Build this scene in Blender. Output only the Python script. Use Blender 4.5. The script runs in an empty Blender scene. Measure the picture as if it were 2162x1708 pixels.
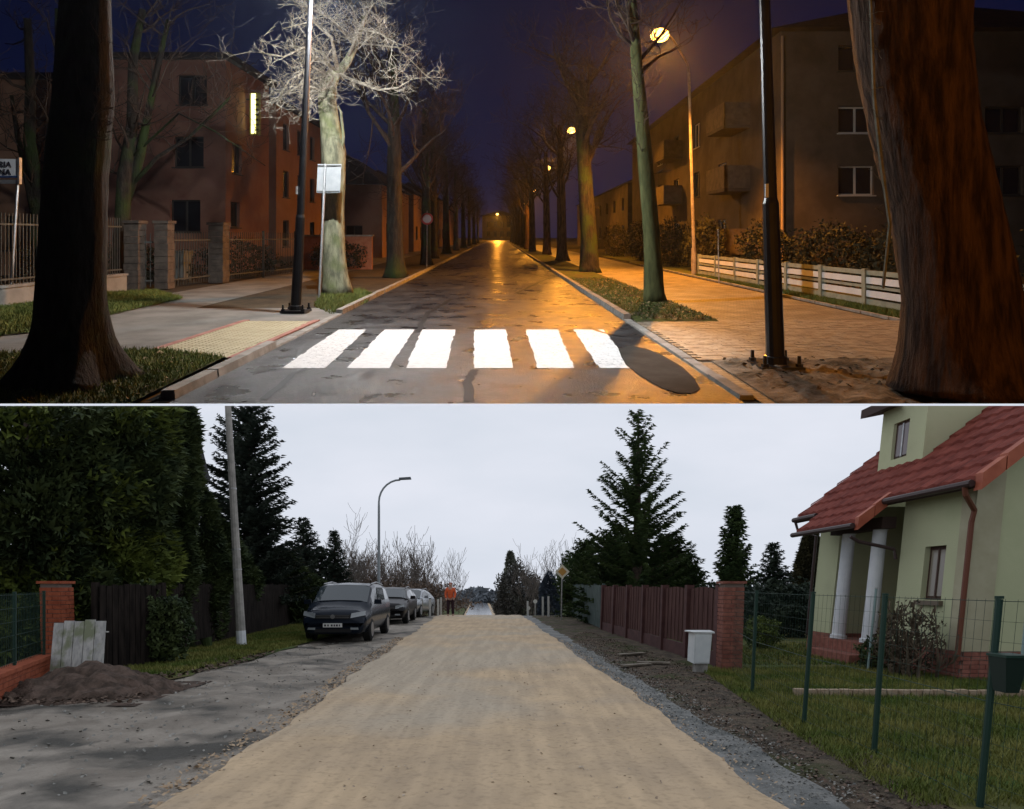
import bpy, bmesh, math, random
import numpy as np
from mathutils import Vector, Matrix
random.seed(7); np.random.seed(7)
rnd = random.Random(11); nr = np.random.RandomState(5)
SC = bpy.context.scene
COL = SC.collection

# ------------------------------------------------------------------ camera, world, exposure
F = 1400.0; CX = 1081.0; CY = 854.0
cam = bpy.data.cameras.new('camera'); camo = bpy.data.objects.new('camera', cam); COL.objects.link(camo)
camo.location = (0, 0, 0); camo.rotation_euler = (math.radians(90), 0, 0)
cam.sensor_width = 36; cam.lens = 36 * F / 2162.0; cam.clip_start = 0.05; cam.clip_end = 2000
SC.camera = camo
W = bpy.data.worlds.new('World'); SC.world = W; W.use_nodes = True
wn = W.node_tree.nodes; wl = W.node_tree.links
bg = wn['Background']
sk = wn.new('ShaderNodeTexSky'); sk.sky_type = 'NISHITA'; sk.sun_disc = False
sk.sun_elevation = math.radians(-2.5); sk.sun_rotation = math.radians(10); sk.ozone_density = 5
wl.new(sk.outputs[0], bg.inputs[0]); bg.inputs[1].default_value = 0.15
SC.view_settings.view_transform = 'Standard'; SC.view_settings.look = 'None'
SC.view_settings.exposure = 0; SC.view_settings.gamma = 1; SC.view_settings.use_curve_mapping = False
cy = SC.cycles if hasattr(SC, 'cycles') else None
SC.render.engine = 'CYCLES'
SC.cycles.max_bounces = 5; SC.cycles.diffuse_bounces = 3; SC.cycles.glossy_bounces = 3
SC.cycles.transmission_bounces = 3; SC.cycles.transparent_max_bounces = 6
SC.cycles.caustics_reflective = False; SC.cycles.caustics_refractive = False
SC.cycles.sample_clamp_indirect = 4.0
SC.cycles.use_denoising = True

# ------------------------------------------------------------------ the two hill streets
# the night street climbs a hill in front of the viewer, the day street runs down the other way below it
EYE = 1.6
HN = 497.0; HD = 1235.0
SN = (CY - HN) / F; SD = (CY - HD) / F
WORLD = 'night'
def sm(a, b, v):
    t = np.clip((v - a) / (b - a), 0, 1); return t * t * (3 - 2 * t)
def gh(y):
    return -2.6 * sm(33.5, 58, np.asarray(y, float)) if WORLD == 'day' else 0.0 * np.asarray(y, float)
def slope(): return SN if WORLD == 'night' else SD
def Wp(x, y, h=0.0):
    return Vector((x, y, h - EYE + slope() * y + float(gh(y))))
def hor(): return HN if WORLD == 'night' else HD
def GY(r): return EYE * F / (r - hor())                 # distance of the ground seen in a row
def X(px, y): return (px - CX) / F * y
def H(r, y): return EYE + (hor() - r) / F * y            # height above the street

_loc = {}
def wloc(o): return _loc.get(o.name, Vector((0, 0, 0)))
def tag(o, label=None, cat=None, group=None, kind=None):
    if label: o['label'] = label
    if cat: o['category'] = cat
    if group: o['group'] = group
    if kind: o['kind'] = kind
    return o
def thing(name, label, cat, x, y, h=0.0, group=None):
    o = bpy.data.objects.new(name, None); COL.objects.link(o)
    o.location = Wp(x, y, h); _loc[o.name] = o.location.copy(); o.empty_display_size = 0.2
    return tag(o, label, cat, group)
def clip_me(me, org):
    zs = [v.co.z for v in me.vertices]
    if not zs: return
    if WORLD == 'day':
        lim = -0.004 - org.z
        if max(zs) <= lim: return
        up = True
    else:
        lim = 0.0015 - org.z
        if min(zs) >= lim: return
        up = False
    b = bmesh.new(); b.from_mesh(me)
    r = bmesh.ops.bisect_plane(b, geom=b.verts[:] + b.edges[:] + b.faces[:], plane_co=(0, 0, lim), plane_no=(0, 0, 1), clear_outer=up, clear_inner=not up)
    b.to_mesh(me); b.free()
def link_mesh(name, me, mat, parent=None, at=None):
    o = bpy.data.objects.new(name, me)
    for m in (mat if isinstance(mat, (list, tuple)) else [mat]): me.materials.append(m)
    COL.objects.link(o)
    if parent is not None: o.parent = parent
    if at is not None: o.location = at - (wloc(parent) if parent is not None else Vector((0, 0, 0)))
    _loc[o.name] = (wloc(parent) if parent is not None else Vector((0, 0, 0))) + o.location
    return o

class MB:
    """collects faces in street coordinates: x across, y along, h above the street"""
    def __init__(s): s.v = []; s.f = []; s.m = []; s.cm = 0
    def add(s, vs, fs):
        b = len(s.v); s.v.extend(vs)
        for f in fs: s.f.append([i + b for i in f]); s.m.append(s.cm)
    def quad(s, a, b, c, d): s.add([a, b, c, d], [(0, 1, 2, 3)])
    def box(s, x0, x1, y0, y1, z0, z1):
        s.add([(x0, y0, z0), (x1, y0, z0), (x1, y1, z0), (x0, y1, z0), (x0, y0, z1), (x1, y0, z1), (x1, y1, z1), (x0, y1, z1)],
              [(0, 3, 2, 1), (4, 5, 6, 7), (0, 1, 5, 4), (1, 2, 6, 5), (2, 3, 7, 6), (3, 0, 4, 7)])
    def hexa(s, p):   # 8 corners as in box
        s.add(p, [(0, 3, 2, 1), (4, 5, 6, 7), (0, 1, 5, 4), (1, 2, 6, 5), (2, 3, 7, 6), (3, 0, 4, 7)])
    def bar(s, p, q, w, d=None, up=(0, 0, 1)):
        d = d or w; p = Vector(p); q = Vector(q); t = (q - p).normalized()
        u = t.cross(Vector(up))
        if u.length < 1e-4: u = t.cross(Vector((0, 1, 0)))
        u.normalize(); v = u.cross(t).normalized(); u *= w / 2; v *= d / 2
        s.add([tuple(k) for k in (p - u - v, p + u - v, p + u + v, p - u + v, q - u - v, q + u - v, q + u + v, q - u + v)],
              [(0, 3, 2, 1), (4, 5, 6, 7), (0, 1, 5, 4), (1, 2, 6, 5), (2, 3, 7, 6), (3, 0, 4, 7)])
    def tube(s, pts, rad, n=6, cap=True, wob=0.0):
        pts = [Vector(p) for p in pts]; b = len(s.v); k = len(pts)
        ref = Vector((0.31, 0.95, 0.05))
        for i, p in enumerate(pts):
            t = (pts[min(i + 1, k - 1)] - pts[max(i - 1, 0)])
            t = t.normalized() if t.length > 1e-9 else Vector((0, 0, 1))
            u = t.cross(ref)
            if u.length < 0.05: u = t.cross(Vector((1, 0, 0)))
            u.normalize(); v = t.cross(u)
            for j in range(n):
                a = 2 * math.pi * j / n; r = rad[i] * (1 + (wob * rnd.uniform(-1, 1) if wob else 0))
                q = p + u * math.cos(a) * r + v * math.sin(a) * r
                s.v.append((q.x, q.y, q.z))
        for i in range(k - 1):
            for j in range(n):
                j2 = (j + 1) % n
                s.f.append([b + i * n + j, b + i * n + j2, b + (i + 1) * n + j2, b + (i + 1) * n + j]); s.m.append(s.cm)
        if cap:
            s.f.append([b + j for j in range(n)][::-1]); s.m.append(s.cm)
            s.f.append([b + (k - 1) * n + j for j in range(n)]); s.m.append(s.cm)
    def disc(s, c, r, axis='y', depth=0.02, n=16):
        c = Vector(c); d = {'y': Vector((0, depth / 2, 0)), 'x': Vector((depth / 2, 0, 0)), 'z': Vector((0, 0, depth / 2))}[axis]
        s.tube([c - d, c + d], [r, r], n)
    def build(s, name, mat, parent=None, at=None, smooth=False, shear=True):
        v = np.array(s.v, float).reshape(-1, 3)
        if at is None: at = wloc(parent) if parent is not None else Vector((0, 0, 0))
        else: at = Wp(*at)
        if shear: v[:, 2] += -EYE + slope() * v[:, 1] + gh(v[:, 1])
        v -= np.array(at)
        me = bpy.data.meshes.new(name); me.from_pydata(v.tolist(), [], s.f); 
        mi = s.m
        if any(mi): me.polygons.foreach_set('material_index', mi)
        clip_me(me, at)
        if smooth: me.polygons.foreach_set('use_smooth', [True] * len(me.polygons))
        me.update()
        return link_mesh(name, me, mat, parent, at)

def soup(name, tris, mat, parent=None, at=None, smooth=False):
    """tris: (n,3,3) array in street coordinates"""
    t = np.asarray(tris, float).reshape(-1, 3, 3).copy()
    at = Wp(*at) if at is not None else (wloc(parent) if parent is not None else Vector((0, 0, 0)))
    t[:, :, 2] += -EYE + slope() * t[:, :, 1] + gh(t[:, :, 1])
    if WORLD == 'day': t = t[(t[:, :, 2] < -0.004).all(axis=1)]
    else: t = t[(t[:, :, 2] > 0.0015).all(axis=1)]
    n = len(t); v = (t.reshape(-1, 3) - np.array(at)).astype(np.float32)
    me = bpy.data.meshes.new(name)
    me.vertices.add(3 * n); me.vertices.foreach_set('co', v.ravel())
    me.loops.add(3 * n); me.loops.foreach_set('vertex_index', np.arange(3 * n, dtype=np.int32))
    me.polygons.add(n); me.polygons.foreach_set('loop_start', np.arange(0, 3 * n, 3, dtype=np.int32))
    me.polygons.foreach_set('loop_total', np.full(n, 3, dtype=np.int32))
    me.update(calc_edges=True)
    return link_mesh(name, me, mat, parent, at)

def dup(root, x, y, label=None, group=None, h=0.0, scale=None):
    def cp(o, par):
        c = o.copy(); COL.objects.link(c)
        if par is not None: c.parent = par
        _loc[c.name] = wloc(o)
        for k in list(o.children): cp(k, c)
        return c
    r = cp(root, None); r.location = Wp(x, y, h)
    if scale: r.scale = scale
    if label: r['label'] = label
    if group: r['group'] = group
    return r

# ------------------------------------------------------------------ materials
def M(name, c1, c2=None, scale=4, rough=0.85, bump=0.0, bs=None, metal=0.0, spec=0.3, st=(1, 1, 1), lo=0.38, hi=0.62, detail=6, rough2=None, bdist=0.02, coat=0, c3=None, s3=0.6, lo3=0.5, hi3=0.62, dist=0.0):
    m = bpy.data.materials.new(name); m.use_nodes = True
    n = m.node_tree.nodes; l = m.node_tree.links; p = n['Principled BSDF']
    p.inputs['Roughness'].default_value = rough; p.inputs['Metallic'].default_value = metal
    p.inputs['Specular IOR Level'].default_value = spec; p.inputs['Coat Weight'].default_value = coat
    p.inputs['Base Color'].default_value = (*c1, 1)
    if c2 or bump:
        g = n.new('ShaderNodeNewGeometry'); mp = n.new('ShaderNodeMapping'); mp.inputs['Scale'].default_value = st
        l.new(g.outputs['Position'], mp.inputs['Vector'])
    if c2:
        no = n.new('ShaderNodeTexNoise'); no.inputs['Scale'].default_value = scale; no.inputs['Detail'].default_value = detail
        no.inputs['Distortion'].default_value = dist; no.inputs['Roughness'].default_value = 0.6
        l.new(mp.outputs[0], no.inputs['Vector'])
        rp = n.new('ShaderNodeValToRGB'); rp.color_ramp.elements[0].position = lo; rp.color_ramp.elements[1].position = hi
        rp.color_ramp.elements[0].color = (*c1, 1); rp.color_ramp.elements[1].color = (*c2, 1)
        l.new(no.outputs['Fac'], rp.inputs[0]); out = rp.outputs[0]
        if c3:
            n3 = n.new('ShaderNodeTexNoise'); n3.inputs['Scale'].default_value = s3; n3.inputs['Detail'].default_value = 7
            l.new(g.outputs['Position'], n3.inputs['Vector'])
            r3 = n.new('ShaderNodeMapRange'); r3.inputs[1].default_value = lo3; r3.inputs[2].default_value = hi3
            l.new(n3.outputs['Fac'], r3.inputs[0])
            mx = n.new('ShaderNodeMix'); mx.data_type = 'RGBA'; l.new(r3.outputs[0], mx.inputs[0]); l.new(out, mx.inputs[6]); mx.inputs[7].default_value = (*c3, 1)
            out = mx.outputs[2]
        l.new(out, p.inputs['Base Color'])
        if rough2 is not None:
            mr = n.new('ShaderNodeMapRange'); mr.inputs[1].default_value = lo; mr.inputs[2].default_value = hi
            mr.inputs[3].default_value = rough; mr.inputs[4].default_value = rough2
            l.new(no.outputs['Fac'], mr.inputs[0]); l.new(mr.outputs[0], p.inputs['Roughness'])
    if bump:
        nb = n.new('ShaderNodeTexNoise'); nb.inputs['Scale'].default_value = bs or scale * 4; nb.inputs['Detail'].default_value = 8
        nb.inputs['Roughness'].default_value = 0.65
        l.new(mp.outputs[0], nb.inputs['Vector'])
        bp = n.new('ShaderNodeBump'); bp.inputs['Strength'].default_value = bump; bp.inputs['Distance'].default_value = bdist
        l.new(nb.outputs['Fac'], bp.inputs['Height']); l.new(bp.outputs[0], p.inputs['Normal'])
    return m
def glow(name, col, strength):
    m = bpy.data.materials.new(name); m.use_nodes = True; n = m.node_tree.nodes; p = n['Principled BSDF']
    p.inputs['Base Color'].default_value = (*col, 1); p.inputs['Emission Color'].default_value = (*col, 1); p.inputs['Emission Strength'].default_value = strength
    return m

def asphalt_mat():
    m = M('wet_asphalt', (0.016, 0.016, 0.018), (0.052, 0.051, 0.051), scale=1.6, rough=0.21, rough2=0.55, bump=1.0, bs=34, spec=0.5, bdist=0.018, detail=9, lo=0.35, hi=0.7)
    n = m.node_tree.nodes; l = m.node_tree.links; p = n['Principled BSDF']
    src = p.inputs['Base Color'].links[0].from_socket
    g = n.new('ShaderNodeNewGeometry'); nz = n.new('ShaderNodeTexNoise'); nz.inputs['Scale'].default_value = 1.3; nz.inputs['Detail'].default_value = 5
    l.new(g.outputs['Position'], nz.inputs['Vector'])
    ad = n.new('ShaderNodeVectorMath'); ad.operation = 'MULTIPLY_ADD'; l.new(nz.outputs['Color'], ad.inputs[0]); ad.inputs[1].default_value = (1.2, 1.2, 0); l.new(g.outputs['Position'], ad.inputs[2])
    vo = n.new('ShaderNodeTexVoronoi'); vo.feature = 'DISTANCE_TO_EDGE'; vo.inputs['Scale'].default_value = 0.55; l.new(ad.outputs[0], vo.inputs['Vector'])
    mr = n.new('ShaderNodeMapRange'); mr.inputs[1].default_value = 0.0; mr.inputs[2].default_value = 0.022; mr.inputs[3].default_value = 0.85; mr.inputs[4].default_value = 0.0
    l.new(vo.outputs['Distance'], mr.inputs[0])
    n2 = n.new('ShaderNodeTexNoise'); n2.inputs['Scale'].default_value = 0.35; l.new(g.outputs['Position'], n2.inputs['Vector'])
    m2 = n.new('ShaderNodeMapRange'); m2.inputs[1].default_value = 0.45; m2.inputs[2].default_value = 0.55; l.new(n2.outputs['Fac'], m2.inputs[0])
    mu = n.new('ShaderNodeMath'); mu.operation = 'MULTIPLY'; l.new(mr.outputs[0], mu.inputs[0]); l.new(m2.outputs[0], mu.inputs[1])
    mx = n.new('ShaderNodeMix'); mx.data_type = 'RGBA'; l.new(mu.outputs[0], mx.inputs[0]); l.new(src, mx.inputs[6]); mx.inputs[7].default_value = (0.012, 0.012, 0.012, 1)
    l.new(mx.outputs[2], p.inputs['Base Color'])
    return m
def paint_mat(name, wear):
    m = M(name, (0.62, 0.62, 0.62), (0.8, 0.8, 0.79), scale=14, rough=0.6, bump=0.4, bs=60, detail=10, lo=.3, hi=.6)
    n = m.node_tree.nodes; l = m.node_tree.links; p = n['Principled BSDF']; src = p.inputs['Base Color'].links[0].from_socket
    g = n.new('ShaderNodeNewGeometry'); nz = n.new('ShaderNodeTexNoise'); nz.inputs['Scale'].default_value = 15; nz.inputs['Detail'].default_value = 12; nz.inputs['Roughness'].default_value = 0.9
    l.new(g.outputs['Position'], nz.inputs['Vector'])
    mr = n.new('ShaderNodeMapRange'); mr.inputs[1].default_value = wear; mr.inputs[2].default_value = wear + 0.03; l.new(nz.outputs['Fac'], mr.inputs[0])
    mx = n.new('ShaderNodeMix'); mx.data_type = 'RGBA'; l.new(mr.outputs[0], mx.inputs[0]); l.new(src, mx.inputs[6]); mx.inputs[7].default_value = (0.06, 0.06, 0.06, 1)
    l.new(mx.outputs[2], p.inputs['Base Color'])
    return m

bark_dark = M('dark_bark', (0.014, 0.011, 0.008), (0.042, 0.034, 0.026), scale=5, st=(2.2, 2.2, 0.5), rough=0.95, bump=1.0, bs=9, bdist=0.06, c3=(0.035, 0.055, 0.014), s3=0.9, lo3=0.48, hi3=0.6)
bark_moss = M('mossy_bark', (0.1, 0.1, 0.065), (0.27, 0.265, 0.17), scale=4, st=(2, 2, 0.6), rough=0.95, bump=0.8, bs=10, bdist=0.04, c3=(0.13, 0.15, 0.055), s3=1.3, lo3=0.5, hi3=0.66)
bark_brown = M('brown_bark', (0.025, 0.013, 0.009), (0.12, 0.068, 0.042), scale=4.5, st=(2.6, 2.6, 0.35), rough=0.95, bump=1.0, bs=7, bdist=0.08)
twig_mat = M('pale_twig', (0.13, 0.11, 0.085), (0.26, 0.23, 0.18), scale=8, rough=0.9)
twig_dark = M('brown_twig', (0.03, 0.021, 0.016), (0.08, 0.055, 0.04), scale=6, rough=0.9)
asph = asphalt_mat()
soil = M('dark_soil', (0.035, 0.028, 0.02), (0.07, 0.055, 0.035), scale=2, rough=1, bump=0.7, bs=14)
grass_soil = M('short_turf', (0.04, 0.055, 0.014), (0.1, 0.12, 0.03), scale=5, rough=1, bump=1, bs=30, c3=(0.09, 0.065, 0.035), s3=2.2, lo3=0.5, hi3=0.6)
blade_mat = M('grass_blades', (0.07, 0.11, 0.015), (0.16, 0.18, 0.04), scale=3, rough=0.7)
foot_asph = M('footpath_asphalt', (0.15, 0.143, 0.128), (0.24, 0.228, 0.205), scale=1.2, rough=0.75, bump=0.5, bs=45, detail=9)
kerb_m = M('kerb_concrete', (0.2, 0.19, 0.17), (0.34, 0.32, 0.29), scale=4, rough=0.85, bump=0.4, bs=30)
paver_m = M('paver', (0.25, 0.2, 0.15), (0.4, 0.34, 0.26), scale=5, rough=0.6, bump=0.4, bs=60)
sandy = M('loose_sandy_soil', (0.1, 0.08, 0.055), (0.33, 0.27, 0.2), scale=3, rough=0.95, bump=1, bs=12, bdist=0.05, detail=10)
black_paint = M('black_pole_paint', (0.012, 0.012, 0.014), (0.02, 0.02, 0.022), scale=6, rough=0.32, spec=0.5)
steel = M('galvanised_steel', (0.35, 0.36, 0.37), (0.5, 0.5, 0.5), scale=9, rough=0.45, metal=0.7)
conc_pole = M('concrete_pole', (0.25, 0.24, 0.22), (0.36, 0.34, 0.31), scale=5, rough=0.9, bump=0.3)

# ------------------------------------------------------------------ generic builders
def strip(mb, ys, left, right, h, jit=0.0, hs=None):
    """a sheet along the street between x=left(y) and x=right(y)"""
    prev = None
    for y in ys:
        a = (left(y) + (rnd.uniform(-jit, jit) if jit else 0), y, h); b = (right(y) + (rnd.uniform(-jit, jit) if jit else 0), y, h)
        if prev: mb.quad(prev[0], prev[1], b, a)
        prev = (a, b)
def frange(a, b, s):
    out = []; v = a
    while v < b - 1e-6: out.append(v); v += s
    out.append(b); return out
def poly_grass(poly, n, hmin, hmax, name, label, mat, kindcat='grass', w=0.012, h0=0.0):
    P = np.array(poly); mn = P.min(0); mx = P.max(0)
    pts = nr.uniform(mn, mx, size=(n * 3, 2)); keep = np.zeros(len(pts), bool); j = len(P) - 1
    for i in range(len(P)):
        xi, yi = P[i]; xj, yj = P[j]
        c = ((yi > pts[:, 1]) != (yj > pts[:, 1])) & (pts[:, 0] < (xj - xi) * (pts[:, 1] - yi) / (yj - yi + 1e-12) + xi)
        keep ^= c; j = i
    pts = pts[keep][:n]; k = len(pts)
    a = nr.uniform(0, 2 * np.pi, k); hh = nr.uniform(hmin, hmax, k); ww = w * nr.uniform(0.6, 1.6, k); ln = nr.uniform(-0.7, 0.7, (k, 2)) * hh[:, None]
    t = np.zeros((k, 3, 3)); dx = np.cos(a) * ww; dy = np.sin(a) * ww
    t[:, 0, 0] = pts[:, 0] - dx; t[:, 0, 1] = pts[:, 1] - dy; t[:, 1, 0] = pts[:, 0] + dx; t[:, 1, 1] = pts[:, 1] + dy
    t[:, 2, 0] = pts[:, 0] + ln[:, 0]; t[:, 2, 1] = pts[:, 1] + ln[:, 1]; t[:, 2, 2] = hh
    t[:, :, 2] += h0
    o = soup(name, t, mat); return tag(o, label, kindcat, None, 'stuff')
def litter(poly, n, size, name, label, mat, h0=0.01):
    P = np.array(poly); mn = P.min(0); mx = P.max(0); out = []
    pts = nr.uniform(mn, mx, size=(n * 3, 2)); keep = np.zeros(len(pts), bool); j = len(P) - 1
    for i in range(len(P)):
        xi, yi = P[i]; xj, yj = P[j]
        c = ((yi > pts[:, 1]) != (yj > pts[:, 1])) & (pts[:, 0] < (xj - xi) * (pts[:, 1] - yi) / (yj - yi + 1e-12) + xi)
        keep ^= c; j = i
    pts = pts[keep][:n]; k = len(pts)
    a = nr.uniform(0, 2 * np.pi, k); s = size * nr.uniform(0.5, 1.5, k)
    u = np.stack([np.cos(a) * s, np.sin(a) * s, nr.uniform(-0.3, 0.6, k) * s], 1); v = np.stack([-np.sin(a) * s * 0.6, np.cos(a) * s * 0.6, nr.uniform(-0.3, 0.6, k) * s], 1)
    c = np.stack([pts[:, 0], pts[:, 1], np.full(k, h0) + s * 0.25], 1)
    t = np.concatenate([np.stack([c - u, c - v, c + u], 1), np.stack([c - u, c + u, c + v], 1)])
    return tag(soup(name, t, mat), label, 'leaves', None, 'stuff')

def grow(mb, p, d, L, r, depth, R, up=0.25, wig=0.35, kids=(5, 5, 5), thin=0.55, minr=0.004):
    p = Vector(p); d = Vector(d).normalized(); segs = 4 if depth > 0 else 3
    pts = [p.copy()]; rad = [r]
    for i in range(segs):
        d = (d + Vector((R.uniform(-wig, wig), R.uniform(-wig, wig), R.uniform(-wig, wig) + up * 0.4))).normalized()
        p = p + d * L / segs; pts.append(p.copy()); rad.append(max(minr, r * (1 - 0.75 * (i + 1) / segs)))
    mb.tube(pts, rad, 5 if r > 0.03 else 3, cap=False)
    if depth > 0:
        nk = kids[len(kids) - depth] if depth <= len(kids) else kids[0]
        for k in range(nk):
            t = R.uniform(0.2, 1.0); i = min(segs - 1, int(t * segs)); fr = t * segs - i
            q = pts[i].lerp(pts[i + 1], fr); rr = max(minr, (rad[i] * (1 - fr) + rad[i + 1] * fr) * thin)
            dd = (pts[i + 1] - pts[i]).normalized()
            side = Vector((R.uniform(-1, 1), R.uniform(-1, 1), R.uniform(-0.6, 0.9)))
            nd = (dd * 0.6 + side.normalized() * 0.9)
            grow(mb, q, nd, L * R.uniform(0.45, 0.7), rr, depth - 1, R, up, wig, kids, thin, minr)

def trunk_pts(path, rads, flare=0.35, n=14, mb=None, wob=0.05, sub=4):
    pts = []; rr = []
    for i in range(len(path) - 1):
        for k in range(sub):
            t = k / sub; a = Vector(path[i]); b = Vector(path[i + 1]); pts.append(a.lerp(b, t)); rr.append(rads[i] * (1 - t) + rads[i + 1] * t)
    pts.append(Vector(path[-1])); rr.append(rads[-1])
    b0 = len(mb.v); mb.tube(pts, rr, n, True)
    # buttressed root flare and lumpy outline
    zb = path[0][2]; cx, cyy = path[0][0], path[0][1]; R = random.Random(int(abs(cx * 97) + cyy * 31)); ph = R.uniform(0, 6)
    for i in range(b0, len(mb.v)):
        x, y, z = mb.v[i]; hh = z - zb; row = (i - b0) // n; c = pts[min(row, len(pts) - 1)]
        dx, dy = x - c.x, y - c.y; a = math.atan2(dy, dx)
        k = 1 + wob * math.sin(3 * a + ph + hh * 1.1) + wob * 0.7 * math.sin(5 * a + hh * 2.3 + ph) + wob * 0.5 * R.uniform(-1, 1)
        if hh < 1.0: k += flare * (1 - hh) ** 3 * (0.75 + 0.5 * math.sin(4 * a + ph))
        mb.v[i] = (c.x + dx * k, c.y + dy * k, z)

# ================================================================== THE NIGHT STREET
WORLD = 'night'
VN = (1052 - CX) / F
def nx(x0): return lambda y: x0 + VN * y
YN0 = EYE / SN + 0.006      # where the climbing street starts
mb = MB()
for a, b in zip(frange(YN0, 420, 12)[:-1], frange(YN0, 420, 12)[1:]): mb.quad((-220, a, -0.02), (220, a, -0.02), (220, b, -0.02), (-220, b, -0.02))
ground_n = tag(mb.build('ground', soil), 'dark bare earth under the night street', None, None, 'structure')
mb = MB(); strip(mb, frange(YN0 + 0.02, 300, 1.0), nx(-3.15), nx(2.35), 0.0)
road_n = tag(mb.build('road', asph), 'wet cracked asphalt street at night under orange lamps', None, None, 'structure')
# zebra stripes
worn = paint_mat('worn_white_paint', 0.545); clean = paint_mat('white_road_paint', 0.6)
y0, y1 = 7.98, 11.25
for k, (a, b, c, d) in enumerate([(-2.77, -2.25, -2.47, -2.95), (-1.98, -1.48, -1.66, -2.17), (-1.28, -0.8, -0.96, -1.53), (-0.46, 0.01, -0.10, -0.64), (0.31, 0.75, 0.78, 0.23), (1.05, 1.46, 1.55, 1.04)]):
    m = MB(); n = 14
    for i in range(n):
        t0, t1 = i / n, (i + 1) / n; j = [rnd.uniform(-0.012, 0.012) for _ in range(4)]
        m.quad((a + (d - a) * t0 + j[0], y0 + (y1 - y0) * t0, 0.004), (b + (c - b) * t0 + j[1], y0 + (y1 - y0) * t0, 0.004), (b + (c - b) * t1 + j[1], y0 + (y1 - y0) * t1, 0.004), (a + (d - a) * t1 + j[0], y0 + (y1 - y0) * t1, 0.004))
    m.build('zebra_stripe', worn if k in (0, 4, 5) else clean, road_n)
# flat matt dark oval laid on the road
m = MB(); pp = [(1306, 738), (1330, 731), (1362, 736), (1400, 752), (1440, 775), (1466, 800), (1479, 824), (1462, 832), (1430, 831), (1395, 820), (1352, 795), (1322, 772), (1312, 755)]
vs = [(X(a, GY(b)), GY(b), 0.009) for a, b in pp]; m.add(vs, [tuple(range(len(vs)))[::-1]])
m.build('oval_patch', M('smooth_patch', (0.045, 0.04, 0.034), (0.06, 0.053, 0.046), scale=3, rough=0.95, bump=0.1, bs=60, spec=.05), road_n)
# dark repaired trench strips and cracks in the road
crk = M('tar_seam', (0.012, 0.012, 0.012), rough=0.5)
for pts in ([(1120, 578), (1165, 590), (1220, 585)], [(1180, 668), (1215, 672), (1252, 668)], [(560, 845), (620, 790), (650, 775)], [(880, 700), (905, 660), (960, 628)], [(1090, 620), (1130, 600), (1165, 585)], [(1240, 690), (1290, 708), (1320, 712)], [(985, 850), (992, 800), (1000, 778)]):
    m = MB(); q = [(X(a, GY(b)), GY(b)) for a, b in pts]; fine = []
    for (ax, ay), (bx, by) in zip(q[:-1], q[1:]):
        for k in range(6): fine.append((ax + (bx - ax) * k / 6 + rnd.uniform(-.03, .03), ay + (by - ay) * k / 6 + rnd.uniform(-.04, .04)))
    w = 0.03 + 0.03 * rnd.random()
    for (ax, ay), (bx, by) in zip(fine[:-1], fine[1:]):
        L = math.hypot(bx - ax, by - ay) + 1e-6; nx_, ny_ = -(by - ay) / L * w, (bx - ax) / L * w
        m.quad((ax - nx_, ay - ny_, 0.006), (ax + nx_, ay + ny_, 0.006), (bx + nx_, by + ny_, 0.006), (bx - nx_, by - ny_, 0.006))
    m.build('tar_seam', crk, road_n)

# --- kerbs (one stone per metre)
def kerb_line(x0, ya, yb, name, label, drop=None, wd=0.15):
    m0 = MB(); m0.box(x0 - wd / 2, x0 + wd / 2, ya, yb, -0.015, 0.001)
    par = thing(name, label, 'kerb', x0 + VN * ya, ya); par['kind'] = 'structure'
    if 'category' in par: del par['category']
    y = ya; n = 0
    while y < yb:
        L = 1.0 if y < 40 else 6.0
        hh = drop(y) if drop else 0.11
        m = MB(); dz = rnd.uniform(-0.006, 0.006); dx = rnd.uniform(-0.008, 0.008)
        xa, xb = x0 + VN * y + dx, x0 + VN * (y + L) + dx
        m.hexa([(xa - wd / 2, y + .006, -.015), (xa + wd / 2, y + .006, -.015), (xb + wd / 2, y + L - .006, -.015), (xb - wd / 2, y + L - .006, -.015),
                (xa - wd / 2 + .01, y + .006, hh + dz), (xa + wd / 2 - .01, y + .006, hh + dz), (xb + wd / 2 - .01, y + L - .006, hh + dz), (xb - wd / 2 + .01, y + L - .006, hh + dz)])
        m.build('kerb_stone', kerb_m, par); y += L; n += 1
    return par
kerb_line(2.43, 6.5, 120, 'kerb', 'concrete kerb along the right edge of the wet night road', lambda y: 0.03 if y < 12 else 0.11)
kerb_line(-3.24, 6.5, 120, 'kerb', 'concrete kerb along the left edge of the wet night road', lambda y: 0.085 if y < 8.6 else (0.02 if y < 13.3 else 0.09))

# --- left footway and turf
m = MB(); strip(m, frange(YN0 + .02, 14.5, .5), nx(-9.6), nx(-3.32), 0.012)
tag(m.build('pavement', foot_asph), 'pale asphalt footway left of the zebra crossing', None, None, 'structure')
m = MB(); strip(m, frange(14.5, 110, 2), nx(-6.6), nx(-3.32), 0.008)
tag(m.build('verge', soil), 'dark earth verge under the left row of street trees', None, None, 'structure')
m = MB(); strip(m, frange(14.52, 110, 2), nx(-9.0), nx(-6.62), 0.012)
tag(m.build('footpath', foot_asph), 'dim footpath running beside the garden fences on the left', None, None, 'structure')
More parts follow.
